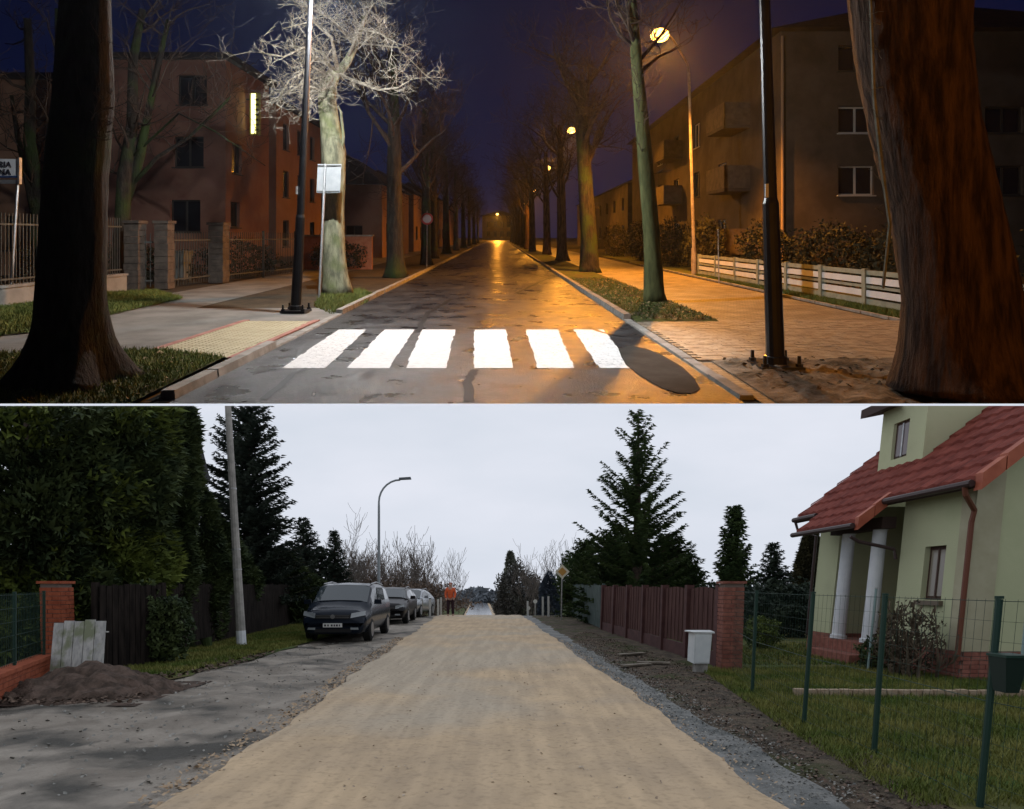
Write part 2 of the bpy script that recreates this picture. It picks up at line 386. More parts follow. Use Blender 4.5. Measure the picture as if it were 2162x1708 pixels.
# tactile strip with red borders, one tile at a time
tac = tag(MB.build((lambda q: (q.box(-4.98 + VN * 8.5, -3.62 + VN * 8.5, 8.5, 12.3, 0.0, 0.018), q)[1])(MB()), 'tactile_paving', foot_asph), 'yellow tactile paving strip edged with red pavers before the crossing', None, None, 'structure')
ty = M('yellow_tactile', (0.42, 0.37, 0.24), (0.5, 0.45, 0.3), scale=4, rough=0.7); tr = M('red_paver', (0.32, 0.14, 0.11), (0.4, 0.2, 0.16), scale=6, rough=0.75)
tmesh = {}
def tile(kind, x, y, w, l, mat):
    if kind not in tmesh:
        q = MB(); q.box(-w / 2 + .004, w / 2 - .004, -l / 2 + .004, l / 2 - .004, 0, 0.02)
        if kind == 'y':
            for i in range(3):
                for j in range(3): q.disc((-w / 3 + w / 3 * i, -l / 3 + l / 3 * j, 0.022), 0.02, 'z', 0.008, 5)
        v = np.array(q.v); v[:, 2] += SN * v[:, 1]; me = bpy.data.meshes.new('paving_tile'); me.from_pydata(v.tolist(), [], q.f); me.materials.append(mat); tmesh[kind] = me
    o = bpy.data.objects.new('paving_tile', tmesh[kind]); COL.objects.link(o); o.parent = tac; o.location = Wp(x, y, 0.018 + rnd.uniform(0, .003))
yy = 8.65
while yy < 12.2:
    for i in range(4): tile('y', -4.72 + .3 * i + 0.02 * (yy - 8.5) * 0 + .02, yy, .3, .3, ty)
    yy += .3
yy = 8.6
while yy < 12.25:
    tile('r', -4.92, yy, .12, .2, tr); tile('r', -3.62, yy, .12, .2, tr); yy += .2
turfL = [(-9.6, 7.9), (-5.6, 8.65), (-4.6, 8.75), (-3.55, 8.2), (-3.42, 5.9), (-9.6, 5.9)]
m = MB(); m.add([(a, b, 0.1) for a, b in turfL], [tuple(range(6))[::-1]]); 
for (ax, ay), (bx, by) in zip(turfL[:3], turfL[1:4]): m.quad((ax, ay, 0.1), (bx, by, 0.1), (bx - .05, by + .25, 0.01), (ax - .05, ay + .25, 0.01))
tag(m.build('turf', grass_soil), 'turf bed around the foot of the big dark tree', None, None, 'structure')
poly_grass(turfL, 26000, .02, .08, 'grass', 'short grass around the foot of the big dark tree', blade_mat, w=.006, h0=.1)
litter(turfL, 500, .03, 'fallen_leaves', 'fallen leaves on the turf by the dark tree', M('dead_leaf', (0.25, 0.17, 0.08), (0.42, 0.32, 0.16), scale=20, rough=.8), h0=.11)
dead_leaf = bpy.data.materials['dead_leaf']
turfF = [(X(a, GY(b)), GY(b)) for a, b in [(-30, 652), (-30, 716), (95, 702), (230, 668), (387, 632), (330, 616), (200, 622), (95, 640)]]
m = MB(); m.add([(a, b, 0.03) for a, b in turfF], [tuple(range(8))]); tag(m.build('lawn', grass_soil), 'lit strip of lawn below the low wall on the left', None, None, 'structure')
poly_grass(turfF, 24000, .03, .1, 'grass', 'bright grass strip below the low wall and railing', blade_mat, w=.01, h0=.03)
turfM = [(X(a, GY(b)), GY(b)) for a, b in [(662, 648), (700, 665), (775, 640), (788, 622), (760, 612), (680, 620)]]
poly_grass(turfM, 5000, .03, .12, 'grass', 'small tuft of grass at the foot of the floodlit tree', blade_mat, w=.008, h0=.01)

# --- right pavement: single pavers near, patterned beyond
m = MB(); strip(m, frange(YN0 + .02, 12.3, .5), nx(2.52), nx(7.4), 0.0); strip(m, frange(12.3, 110, 2), nx(4.05), nx(7.3), 0.012)
def paving_mat():
    mm = M('paving_far', (0.22, 0.17, 0.12), (0.38, 0.32, 0.24), scale=1.5, rough=0.6)
    n = mm.node_tree.nodes; l = mm.node_tree.links; p = n['Principled BSDF']; src = p.inputs['Base Color'].links[0].from_socket
    g = n.new('ShaderNodeNewGeometry'); b = n.new('ShaderNodeTexBrick'); b.inputs['Scale'].default_value = 1; b.inputs['Brick Width'].default_value = .2; b.inputs['Row Height'].default_value = .1; b.inputs['Mortar Size'].default_value = .006
    b.inputs['Color1'].default_value = (1, 1, 1, 1); b.inputs['Color2'].default_value = (.7, .7, .7, 1); b.inputs['Mortar'].default_value = (.2, .2, .2, 1)
    l.new(g.outputs['Position'], b.inputs['Vector']); mx = n.new('ShaderNodeMix'); mx.data_type = 'RGBA'; mx.blend_type = 'MULTIPLY'; mx.inputs[0].default_value = 1
    l.new(src, mx.inputs[6]); l.new(b.outputs['Color'], mx.inputs[7]); l.new(mx.outputs[2], p.inputs['Base Color']); return mm
pav = tag(m.build('pavement', paving_mat()), 'brick paved footway right of the road beside the black pole', None, None, 'structure')
q = MB(); q.box(-.098, .098, -.0475, .0475, 0, .02); v = np.array(q.v); v[:, 2] += SN * v[:, 1]
pme = bpy.data.meshes.new('paver'); pme.from_pydata(v.tolist(), [], q.f); pme.materials.append(paver_m)
rest = MB(); cnt = 0; row = 0; y = 8.45
while y < 12.25:
    x = 2.62 + VN * y + (row % 2) * .1
    while x < 7.2:
        dz = rnd.uniform(-.003, .004)
        if cnt < 300 and x < 6.0:
            o = bpy.data.objects.new('paver', pme); COL.objects.link(o); o.parent = pav; o.location = Wp(x, y, .004 + dz); cnt += 1
        else: rest.box(x - .098, x + .098, y - .0475, y + .0475, .004, .024 + dz)
        x += .2
    y += .1; row += 1
tag(rest.build('pavers', paver_m, pav), kind='stuff')
# verge with trees on the right
m = MB(); strip(m, frange(12.3, 110, 1.0), nx(2.51), nx(4.04), 0.05); m.quad((2.51 + VN * 12.3, 12.3, .05), (2.51 + VN * 12, 12.05, .015), (4.04 + VN * 12, 12.05, .015), (4.04 + VN * 12.3, 12.3, .05))
tag(m.build('verge', grass_soil), 'leafy earth verge under the right row of street trees', None, None, 'structure')
vp = [(2.3, 12.2), (3.8, 12.2), (3.6, 24), (2.1, 24)]
litter(vp, 1100, .03, 'fallen_leaves', 'fallen leaves scattered over the verge by the leaning tree', dead_leaf, h0=.05)
poly_grass(vp, 5000, .02, .07, 'grass', 'thin grass on the verge under the leaning tree', blade_mat, w=.007, h0=.05)
# loose soil round the right pole
m = MB(); nxs, nys = 36, 22
def soilh(x, y): 
    e = min(1, max(0, min((x - 2.55) / .25, (5.9 - x) / .5, (y - 5.9) / .05, (8.55 - y) / .25)))
    return .014 + e * (.03 + .03 * math.sin(x * 7 + y * 3) * math.sin(y * 9 - x * 2) + .022 * math.sin(x * 23) * math.sin(y * 19) + .02 * rnd.random())
g = [[(2.52 + 3.5 * i / nxs, 6.05 + 2.52 * j / nys, soilh(2.52 + 3.5 * i / nxs, 6.05 + 2.52 * j / nys)) for i in range(nxs + 1)] for j in range(nys + 1)]
for j in range(nys):
    for i in range(nxs): m.quad(g[j][i], g[j][i + 1], g[j + 1][i + 1], g[j + 1][i])
tag(m.build('soil_patch', sandy, smooth=True), 'churned sandy soil around the foot of the right black pole', None, None, 'structure')
litter([(2.6, 6.4), (5.8, 6.4), (5.8, 8.4), (2.6, 8.4)], 260, .03, 'twigs_and_leaves', 'bits of leaf and clod on the churned sandy soil', M('clod', (0.03, 0.025, 0.02), (0.3, 0.22, 0.12), scale=20), h0=.06)
# turf in front of the right fence
m = MB(); strip(m, frange(8.6, 60, 1), lambda y: 7.42 - .012 * y, lambda y: 9.5 - .01 * y, 0.03)
tag(m.build('lawn', grass_soil), 'narrow lawn in front of the low boarded fence on the right', None, None, 'structure')
poly_grass([(7.35, 8.8), (8.4, 8.8), (8.1, 26), (7.1, 26)], 22000, .03, .1, 'grass', 'rough grass in front of the low boarded fence', blade_mat, w=.01, h0=.03)
m = MB(); 
for k in range(30): m.box(7.3 - .012 * (8.6 + k), 7.38 - .012 * (8.6 + k), 8.6 + k + .005, 9.6 + k - .005, 0, .055)
tag(m.build('edging', kerb_m), 'thin concrete edging between the paving and the right lawn', None, None, 'structure')

# --- street lighting
def lamp_light(name, typ, loc, power, col, size=.15, spot=None, parent=None, aim=None):
    l = bpy.data.lights.new(name, typ); l.energy = power; l.color = col
    if typ in ('POINT', 'SPOT'): l.shadow_soft_size = size
    if typ == 'SPOT': l.spot_size = math.radians(spot); l.spot_blend = 0.6
    o = bpy.data.objects.new(name, l); COL.objects.link(o)
    if parent is not None: o.parent = parent; o.location = loc - wloc(parent)
    else: o.location = loc
    if aim is not None: o.rotation_euler = (aim - loc).to_track_quat('-Z', 'Y').to_euler()
    return o
sod = (1.0, 0.37, 0.035); led = (0.95, 0.98, 1.0)
sod_glow = glow('sodium_lens', (1.0, 0.5, 0.1), 9); led_glow = glow('led_lens', (0.9, 0.97, 1.0), 30)
pole_rust = M('painted_lamp_pole', (0.22, 0.17, 0.13), (0.34, 0.28, 0.22), scale=6, rough=0.6)
def sodium(px_base, yb, lx, ly, hl, power, label, base_lean=0.0, hr=.16):
    xb = X(px_base, yb); t = thing('street_lamp', label, 'street lamp', xb, yb, 0, 'sodium street lamps along the night road')
    hp = hl - .95
    m = MB(); m.tube([(xb, yb, 0), (xb, yb, 1.1)], [.11, .1], 10); m.tube([(xb, yb, 1.1), (xb + base_lean, yb, hp)], [.075, .055], 8); m.build('pole', pole_rust, t)
    m = MB(); m.tube([(xb + base_lean, yb, hp), (xb + base_lean - .08, yb - .08, hp + .35), (xb + base_lean * .5 + (lx - xb) * .55, yb + (ly - yb) * .6, hl), (lx + .3, ly + .1, hl + .08)], [.045, .042, .04, .035], 6); m.build('bracket', pole_rust, t)
    m = MB(); m.tube([(lx + .35, ly + .05, hl + .1), (lx + .15, ly, hl + .13), (lx - .3, ly, hl + .1), (lx - .38, ly, hl + .05)], [.05, .12, .12, .04], 8); m.build('lamp_housing', pole_rust, t)
    m = MB()
    for i in range(5):
        pass
    m.tube([(lx + (k / 6 - 1) * hr * 1.15, ly, hl - .04) for k in range(13)], [max(.02, hr * math.sqrt(max(0, 1 - (k / 6 - 1) ** 2)) * .85) for k in range(13)], 20)
    m.build('lamp_lens', sod_glow, t, smooth=True)
    lamp_light('lamp_bulb', 'SPOT', Wp(lx, ly, hl - .16 - hr), power, sod, .12, 152, t, Wp(lx - 1.2, ly - 2.0, 0))
    return t
sodium(1465, 26.5, X(1393, 24.5), 24.5, H(72, 24.5), 10500, 'nearest lit orange street lamp on a slim pole by the right building', -.2, .3)
sodium(1236, 48, X(1206, 46), 46, H(274, 46), 5000, 'second lit orange street lamp, behind the thick dark right trunk', -.1, .26)
sodium(1180, 74, X(1156, 72), 72, H(354, 72), 4500, 'third lit orange street lamp down the right tree row', 0, .3)
sodium(1148, 108, X(1126, 106), 106, H(402, 106), 4500, 'fourth small orange street lamp far down the right tree row', 0, .35)
sodium(1122, 150, X(1106, 148), 148, H(430, 148), 8000, 'fifth tiny orange street lamp near the end of the night street', 0, .35)
sodium(1060, 212, X(1050, 205), 205, H(452, 205), 15000, 'farthest orange street lamp before the yellow lit house', 0, .35)

# the lamp of the same row that stands behind the viewer's back; its post starts where the street passes below eye level
t = thing('street_lamp', 'orange street lamp standing behind the viewer on the night road', 'street lamp', 6.6, -7.0, 3.45, 'sodium street lamps along the night road')
m = MB(); m.tube([(6.6, -7, 3.45), (6.5, -7, 8.2), (5.9, -7, 8.6), (5.2, -7, 8.65)], [.075, .055, .03, .025], 8); m.build('pole', pole_rust, t)
m = MB(); m.tube([(5.25, -7, 8.68), (5.1, -7, 8.7), (4.7, -7, 8.68), (4.6, -7, 8.64)], [.05, .12, .12, .04], 8); m.build('lamp_housing', pole_rust, t)
m = MB(); m.tube([(4.72, -7, 8.58), (4.8, -7, 8.54), (4.95, -7, 8.52), (5.1, -7, 8.58)], [.03, .12, .12, .03], 10); m.build('lamp_lens', sod_glow, t)
lamp_light('lamp_bulb', 'SPOT', Wp(4.9, -7, 8.3), 1900, sod, .12, 44, t, Wp(4.9, 6.4, 1.9))
def black_pole(xb, yb, xt, top, head_dx, label, power, aim, typ='SPOT', cone=100):
    t = thing('lamp_post', label, 'lamp post', xb, yb, 0, 'black crossing lamp posts')
    m = MB(); m.box(xb - .25, xb + .25, yb - .25, yb + .25, .03, .075); m.build('base_plate', black_paint, t)
    for sx in (-1, 1):
        for sy in (-1, 1):
            m = MB(); m.tube([(xb + sx * .2, yb + sy * .2, .07), (xb + sx * .2, yb + sy * .2, .2)], [.022, .02], 6); m.tube([(xb + sx * .2, yb + sy * .2, .075), (xb + sx * .2, yb + sy * .2, .11)], [.042, .042], 6); m.build('anchor_bolt', black_paint, t)
    m = MB(); m.tube([(xb, yb, .07), (xb, yb, .16), (xb, yb, .17)], [.135, .135, .11], 14); m.tube([(xb, yb, .17), (xb + (xt - xb) * .3, yb, top * .3), (xb + (xt - xb) * .31, yb, top * .31), (xt, yb, top)], [.108, .094, .078, .05], 14); m.build('pole', black_paint, t, smooth=False)
    m = MB(); hh = H(400, yb); m.box(xb + (xt - xb) * hh / top - .092, xb + (xt - xb) * hh / top - .055, yb - .1, yb - .075, hh - .1, hh + .06); m.build('sticker', M('pale_sticker', (.7, .7, .7), rough=.5), t)
    m = MB(); m.tube([(xt, yb, top), (xt + head_dx * .3, yb - .1, top + .12), (xt + head_dx, yb - .3, top + .12)], [.045, .04, .035], 8); m.build('bracket', black_paint, t)
    m = MB(); hx = xt + head_dx; m.box(hx - .25, hx + .3, yb - .42, yb - .18, top + .08, top + .15); m.build('lamp_head', black_paint, t)
    m = MB(); m.box(hx - .2, hx + .25, yb - .39, yb - .21, top + .05, top + .078); m.build('lamp_lens', led_glow, t)
    p = Wp(hx, yb - .3, top - .05); lamp_light('lamp_bulb', typ, p, power, led, .1, cone, t, aim)
    return t
yl = 13.6; black_pole(X(625, yl), yl, X(656, yl), H(-12, yl), .6, 'black lamp post left of the zebra crossing in front of the lit tree', 2400, Wp(-2.6, 12.2, 0), 'POINT')
yr = 7.9; black_pole(X(1637, yr), yr, X(1603, yr), 6.6, -.9, 'black lamp post with bolted foot on the right pavement', 1800, Wp(-.2, 9.8, 0), 'SPOT', 70)

# --- trees of the night street
# big dark trunk, left foreground
yb = 6.78
t = thing('street_tree', 'big dark tree trunk on the turf, leftmost in the foreground at night', 'tree', X(135, yb), yb, .1)
m = MB(); pth = [(X(150, yb), yb, .08), (X(150, yb), yb, 1.0), (X(160, yb), yb, 2.2), (X(178, yb), yb, 3.0), (X(186, yb), yb, 4.6), (X(190, yb), yb, 6.0)]
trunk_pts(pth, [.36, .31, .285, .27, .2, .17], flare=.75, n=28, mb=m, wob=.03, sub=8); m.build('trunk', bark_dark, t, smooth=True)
m = MB(); R = random.Random(3)
for hh, k in ((2.75, 10), (2.6, 7), (2.9, 7), (3.6, 4)):
    for i in range(k): grow(m, (X(205, yb) + R.uniform(-.05, .04), yb - R.uniform(0, .15), hh + R.uniform(-.1, .1)), (R.uniform(.2, 1), R.uniform(-.6, .2), R.uniform(-.4, .9)), R.uniform(.15, .4), .008, 1, R, kids=(3,), minr=.0025)
tag(m.build('twigs', twig_dark, t), kind='stuff')
# burl on the trunk
# right foreground trunk, leaning
yb = 6.45
t = thing('street_tree', 'huge leaning tree trunk in the right foreground at night', 'tree', X(2025, yb), yb, .1)
m = MB(); pth = [(X(2035, yb), yb, .14), (X(2022, yb), yb, 1.0), (X(1990, yb), yb, 1.9), (X(1950, yb), yb, 2.7), (X(1925, yb), yb, 3.4), (X(1916, yb), yb, 4.2), (X(1905, yb), yb, 5.6)]
trunk_pts(pth, [.56, .5, .46, .47, .5, .54, .49], flare=.2, n=40, mb=m, wob=.025, sub=10)
m.build('trunk', bark_brown, t, smooth=True)
m = MB(); R = random.Random(9)
m.tube([(X(1840, yb), yb - .2, 1.1), (X(1848, yb), yb - .25, 1.7), (X(1830, yb), yb - .25, 2.3), (X(1822, yb), yb - .2, 2.9), (X(1812, yb), yb - .2, 4.1)], [.014, .016, .02, .018, .012], 5)
for i in range(8): grow(m, (X(1840, yb), yb - .2, 1.5 + i * .3), (-R.uniform(.3, 1), -.3, R.uniform(-.2, .8)), R.uniform(.1, .3), .006, 1, R, kids=(2,), minr=.002)
grow(m, (X(2100, yb), yb, 1.55), (.25, 0, 1), .8, .012, 1, R, kids=(3,), minr=.004)
m.build('ivy_stem', M('pale_stem', (.12, .13, .1), (.22, .22, .17), scale=9), t)

# floodlit tree left of the road
yb = 18.0
t = thing('street_tree', 'floodlit tree with glowing bare branches behind the left black lamp post', 'tree', X(708, yb), yb, 0)
m = MB(); px = [(712, 622), (706, 540), (703, 450), (706, 380), (703, 322), (696, 270), (690, 215), (694, 180), (708, 152)]
trunk_pts([(X(a, yb), yb, H(b, yb)) for a, b in px], [.36, .31, .3, .3, .33, .27, .24, .22, .17], flare=.25, n=20, mb=m, wob=.04, sub=4)
m.tube([(X(702, yb), yb, H(170, yb)), (X(730, yb), yb + .1, H(130, yb)), (X(745, yb), yb + .3, H(90, yb)), (X(760, yb), yb + .6, H(20, yb))], [.14, .12, .09, .07], 8)
m.tube([(X(722, yb), yb, H(322, yb)), (X(727, yb), yb - .1, H(290, yb)), (X(722, yb), yb - .1, H(240, yb)), (X(716, yb), yb - .1, H(225, yb))], [.05, .045, .04, .02], 6)
m.build('trunk', bark_moss, t, smooth=True)
m = MB(); R = random.Random(21)
def px3(a, b, dy=0): return Vector((X(a, yb + dy), yb + dy, H(b, yb + dy)))
def limb(pts, r0, r1, kids, n=5, L=.9, rng=R, up=.1):
    P = [px3(*p) for p in pts]; k = len(P); m.tube(P, [r0 + (r1 - r0) * i / (k - 1) for i in range(k)], 5, cap=False)
    for j in range(kids):
        s = R.uniform(.1, 1) * (k - 1); i = min(k - 2, int(s)); q = P[i].lerp(P[i + 1], s - i); dd = (P[i + 1] - P[i]).normalized()
        grow(m, q, dd * .5 + Vector((R.uniform(-1, 1), R.uniform(-1, 1), R.uniform(-.9, .8))), L * R.uniform(.35, 1.0), .011, 2, R, up=up, wig=.5, kids=(4, 3), minr=.0042)
limb([(708, 155, 0), (760, 175, -.8), (800, 190, -1.2), (840, 185, -1.5), (868, 168, -1.6)], .05, .008, 18)
limb([(708, 155, 0), (690, 185, -.7), (660, 200, -1.2), (625, 260, -1.5)], .035, .006, 24)
limb([(708, 155, 0), (650, 170, -1), (600, 200, -1.5), (560, 215, -1.7)], .035, .006, 12)
limb([(706, 160, 0), (680, 110, -.6), (640, 100, -1.2), (600, 120, -1.8), (545, 110, -2.0)], .06, .010, 17)
limb([(700, 165, 0), (660, 140, -.8), (610, 170, -1.4), (585, 220, -1.7)], .05, .008, 17)
limb([(712, 150, 0), (700, 80, -.8), (660, 45, -1.4), (600, 60, -1.9)], .06, .010, 19)
limb([(712, 150, 0), (668, 120, -1.0), (640, 150, -1.8), (655, 210, -2.1)], .045, .008, 16)
limb([(735, 120, .1), (760, 60, -.6), (800, 70, -1), (835, 90, -1.4)], .05, .01, 20)
limb([(745, 90, .3), (700, 40, -1), (650, 15, -2)], .05, .01, 26)
limb([(745, 90, .3), (770, 40, -.5), (790, 5, -1)], .05, .01, 18)
limb([(745, 90, .3), (840, 100, .5), (900, 160, .8), (940, 180, .9)], .035, .006, 14, L=.8)
m.build('crown', twig_mat, t)

# generic street trees
def street_tree(px_b, yb, px_t, ht, r, seed, label, mats, crown_from=4.2, group=None, L=2.6, kids=(5, 5, 4), nl=11, rise=.55, spread=1.0):
    xb = X(px_b, yb); xt = X(px_t, yb); R = random.Random(seed)
    t = thing('street_tree', label, 'tree', xb, yb, .04, group)
    m = MB(); path = [(xb, yb, 0), (xb + (xt - xb) * .1, yb, 1.2), (xb + (xt - xb) * .45, yb + .05, ht * .5), (xt, yb, ht)]
    trunk_pts(path, [r, r * .86, r * .74, r * .45], flare=.4, n=14, mb=m, wob=.045, sub=5)
    m.build('trunk', mats[0], t, smooth=True)
    m = MB()
    for i in range(nl):
        f = R.uniform(crown_from / ht, 1.0); hh = f * ht; xx = xb + (xt - xb) * f; a = R.uniform(0, 6.283)
        grow(m, (xx, yb, hh), (math.cos(a) * spread, math.sin(a) * spread, rise + f * .6), L * R.uniform(.7, 1.15), r * .28 * (1.25 - f * .5), 3, R, up=.3, kids=kids, minr=.008)
    for i in range(26):   # short shoots low on the trunk
        hh = R.uniform(crown_from * .55, ht); f = hh / ht; a = R.uniform(0, 6.283)
        grow(m, (xb + (xt - xb) * f, yb, hh), (math.cos(a), math.sin(a), .6), R.uniform(.3, .8), .012, 1, R, kids=(4,), minr=.006)
    m.build('crown', mats[1], t)
    return t
green_bark = M('green_lime_bark', (0.06, 0.07, 0.025), (0.12, 0.13, 0.05), scale=4, st=(2, 2, .5), rough=.9, bump=.5, bs=10, bdist=.03)
street_tree(1383, 15.7, 1334, 7.2, .235, 31, 'slender leaning tree with greenish bark on the right verge', (green_bark, twig_dark), 5.4, 'trees in the right verge', nl=6, L=1.9, kids=(4, 4, 3))
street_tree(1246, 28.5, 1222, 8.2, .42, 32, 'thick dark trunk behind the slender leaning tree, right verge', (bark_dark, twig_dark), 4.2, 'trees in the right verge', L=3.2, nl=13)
t3 = street_tree(1187, 41.5, 1182, 8.5, .36, 33, 'third tree of the right verge with orange lit bark', (bark_brown, twig_dark), 3.6, 'trees in the right verge', L=3.2)
t4 = street_tree(1155, 55, 1152, 8.5, .36, 34, 'fourth tree of the right verge, behind the orange lit trunk', (bark_brown, twig_dark), 3.5, 'trees in the right verge', L=3.4)
for k, yy in enumerate([64, 75, 88, 103, 120, 140, 165]):
    dup(t3 if k % 2 else t4, X(1081, yy) + 3.3 + VN * yy, yy, '%s far tree of the right verge, in the orange lamp glow' % ('fifth sixth seventh eighth ninth tenth last'.split()[k]), 'trees in the right verge')
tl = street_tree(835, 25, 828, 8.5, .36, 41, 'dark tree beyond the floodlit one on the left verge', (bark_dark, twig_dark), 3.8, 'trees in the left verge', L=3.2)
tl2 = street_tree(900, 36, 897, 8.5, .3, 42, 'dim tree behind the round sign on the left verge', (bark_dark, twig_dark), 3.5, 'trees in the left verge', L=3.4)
for k, yy in enumerate([46, 57, 70, 85, 102, 122, 145]):
    dup(tl if k % 2 else tl2, -4.45 + VN * yy, yy, '%s far dark tree of the left verge' % ('third fourth fifth sixth seventh eighth last'.split()[k]), 'trees in the left verge')
# garden trees before the left houses
def garden_tree(pxb, yb, r, seed, label, stems, mat=bark_dark):
    xb = X(pxb, yb); t = thing('garden_tree', label, 'tree', xb, yb); m = MB(); R = random.Random(seed); c = MB()
    for st in stems:
        P = [Vector((X(a, yb), yb + R.uniform(-.2, .2), H(b, yb))) for a, b in st[0]]
        k = len(P); m.tube(P, [st[1] * (1 - .6 * i / (k - 1)) for i in range(k)], 10, wob=.05)
        for j in range(st[2]):
            s = R.uniform(.35, 1) * (k - 1); i = min(k - 2, int(s)); q = P[i].lerp(P[i + 1], s - i)
            grow(c, q, (R.uniform(-1, 1), R.uniform(-.8, .8), R.uniform(-.1, .9)), R.uniform(1, 2.4), st[1] * .2, 2, R, kids=(4, 4), minr=.008)
    m.build('trunk', mat, t, smooth=True); c.build('crown', twig_dark, t)
garden_tree(258, 20.5, .3, 51, 'dark forked garden tree standing before the pink house', [([(255, 606), (258, 480), (268, 370), (275, 260), (285, 130), (300, 20)], .26, 9), ([(262, 420), (290, 330), (318, 250), (340, 130), (352, 40)], .16, 9), ([(265, 400), (330, 330), (400, 290), (480, 215), (490, 205)], .07, 7), ([(268, 340), (380, 240), (460, 280), (560, 350)], .04, 5)])
garden_tree(92, 19.0, .3, 52, 'dark many stemmed garden tree behind the railing on the left', [([(95, 612), (90, 500), (75, 400), (62, 300), (55, 180), (60, 40)], .25, 8), ([(95, 560), (100, 420), (105, 300), (118, 150), (125, 20)], .22, 8), ([(80, 440), (50, 360), (30, 290), (20, 200)], .12, 6)])

# --- houses of the night street
def wallm(name, a, b, **k): return M(name, a, b, scale=.8, rough=.9, bump=.25, bs=30, detail=8, **k)
pink = wallm('pink_render', (.26, .125, .09), (.33, .18, .13)); pink2 = wallm('orange_render', (.28, .15, .09), (.35, .2, .13)); grey_r = wallm('grey_render', (.075, .055, .04), (.12, .09, .067))
dark_roof = M('dark_roof_felt', (.02, .018, .02), (.04, .035, .035), scale=3, rough=.9)
glass_n = M('dark_window_glass', (.012, .014, .018), rough=.12, spec=.5); frame_w = M('white_window_frame', (.55, .52, .46), rough=.6); frame_d = M('dark_window_frame', (.05, .045, .04), rough=.6)
class House:
    """box house; walls cut round their windows, windows are parts"""
    def __init__(s, name, label, x0, x1, y0, y1, h, wall, roofmat=None, lean=0.0, cat='house', parapet=.0, group=None):
        s.t = thing(name, label, cat, x0, y0, 0, group); s.b = (x0, x1, y0, y1, h); s.wall = wall; s.front = []; s.side = []; s.sx = None
        s.roofmat = roofmat
    def window(s, face, a, b, z0, z1, fr=None, glass=None, mull=1, sill=True, rec=.12):
        x0, x1, y0, y1, h = s.b; (s.front if face == 'front' else s.side).append((a, b, z0, z1)); fr = fr or frame_w; glass = glass or glass_n
        def P(u, d, z):
            if face == 'front': return (u, y0 + d, z)
            if face == 'left': return (x0 + d, u, z)
            return (x1 - d, u, z)
        def bx(m, u0, u1, d0, d1, zz0, zz1):
            m.hexa([P(u0, d0, zz0), P(u1, d0, zz0), P(u1, d1, zz0), P(u0, d1, zz0), P(u0, d0, zz1), P(u1, d0, zz1), P(u1, d1, zz1), P(u0, d1, zz1)])
        m = MB(); w = .06
        bx(m, a, a + w, rec, rec + .06, z0, z1); bx(m, b - w, b, rec, rec + .06, z0, z1); bx(m, a + w, b - w, rec, rec + .06, z0, z0 + w); bx(m, a + w, b - w, rec, rec + .06, z1 - w, z1)
        for k in range(mull):
            c = a + (b - a) * (k + 1) / (mull + 1); bx(m, c - .04, c + .04, rec - .005, rec + .05, z0 + w, z1 - w)
        win = m.build('window', fr, s.t)
        m = MB(); bx(m, a + w, b - w, rec + .03, rec + .04, z0 + w, z1 - w); m.build('pane', glass, win)
        if sill: m = MB(); bx(m, a - .06, b + .06, -.07, rec, z0 - .05, z0 - .004); m.build('sill', fr, win)
        return win
    def finish(s, side='right', eave=.35, flat=True, roof_h=.25, top=None):
        x0, x1, y0, y1, h = s.b; m = MB()
        def face(P, a0, a1, wins):
            us = sorted(set([a0, a1] + [w[0] for w in wins] + [w[1] for w in wins])); zs = sorted(set([-.1, h] + [w[2] for w in wins] + [w[3] for w in wins]))
            for i in range(len(us) - 1):
                for j in range(len(zs) - 1):
                    cu, cz = (us[i] + us[i + 1]) / 2, (zs[j] + zs[j + 1]) / 2
                    if any(w[0] < cu < w[1] and w[2] < cz < w[3] for w in wins): continue
                    m.quad(P(us[i], 0, zs[j]), P(us[i + 1], 0, zs[j]), P(us[i + 1], 0, zs[j + 1]), P(us[i], 0, zs[j + 1]))
            for w in wins:
                a, b, c, d = w; q = .2
                m.quad(P(a, 0, c), P(a, q, c), P(a, q, d), P(a, 0, d)); m.quad(P(b, 0, c), P(b, q, c), P(b, q, d), P(b, 0, d)); m.quad(P(a, 0, c), P(b, 0, c), P(b, q, c), P(a, q, c)); m.quad(P(a, 0, d), P(b, 0, d), P(b, q, d), P(a, q, d))
        face(lambda u, d, z: (u, y0 + d, z), x0, x1, s.front)
        if side == 'right': face(lambda u, d, z: (x1 - d, u, z), y0, y1, s.side); m.quad((x0, y0, -.1), (x0, y1, -.1), (x0, y1, h), (x0, y0, h))
        else: face(lambda u, d, z: (x0 + d, u, z), y0, y1, s.side); m.quad((x1, y0, -.1), (x1, y1, -.1), (x1, y1, h), (x1, y0, h))
        m.quad((x0, y1, -.1), (x1, y1, -.1), (x1, y1, h), (x0, y1, h))
        m.quad((x0 + .25, y0 + .25, h - .3), (x1 - .25, y0 + .25, h - .3), (x1 - .25, y1 - .25, h - .3), (x0 + .25, y1 - .25, h - .3))
        m.build('wall', s.wall, s.t)
        m = MB(); rm = s.roofmat or dark_roof
        if flat: m.box(x0 - eave, x1 + eave, y0 - eave, y1 + eave, h + .002, h + roof_h)
        else:
            xm = (x0 + x1) / 2; rh = roof_h
            m.add([(x0 - eave, y0 - eave, h), (x1 + eave, y0 - eave, h), (x1 + eave, y1 + eave, h), (x0 - eave, y1 + eave, h), ((x0 + x1) / 2, y0 + (x1 - x0) * .35, h + rh), ((x0 + x1) / 2, y1 - (x1 - x0) * .35, h + rh)],
                  [(0, 1, 4), (1, 2, 5, 4), (2, 3, 5), (3, 0, 4, 5), (0, 3, 2, 1)])
        m.build('roof', rm, s.t)
        return s.t
yA = 28.0
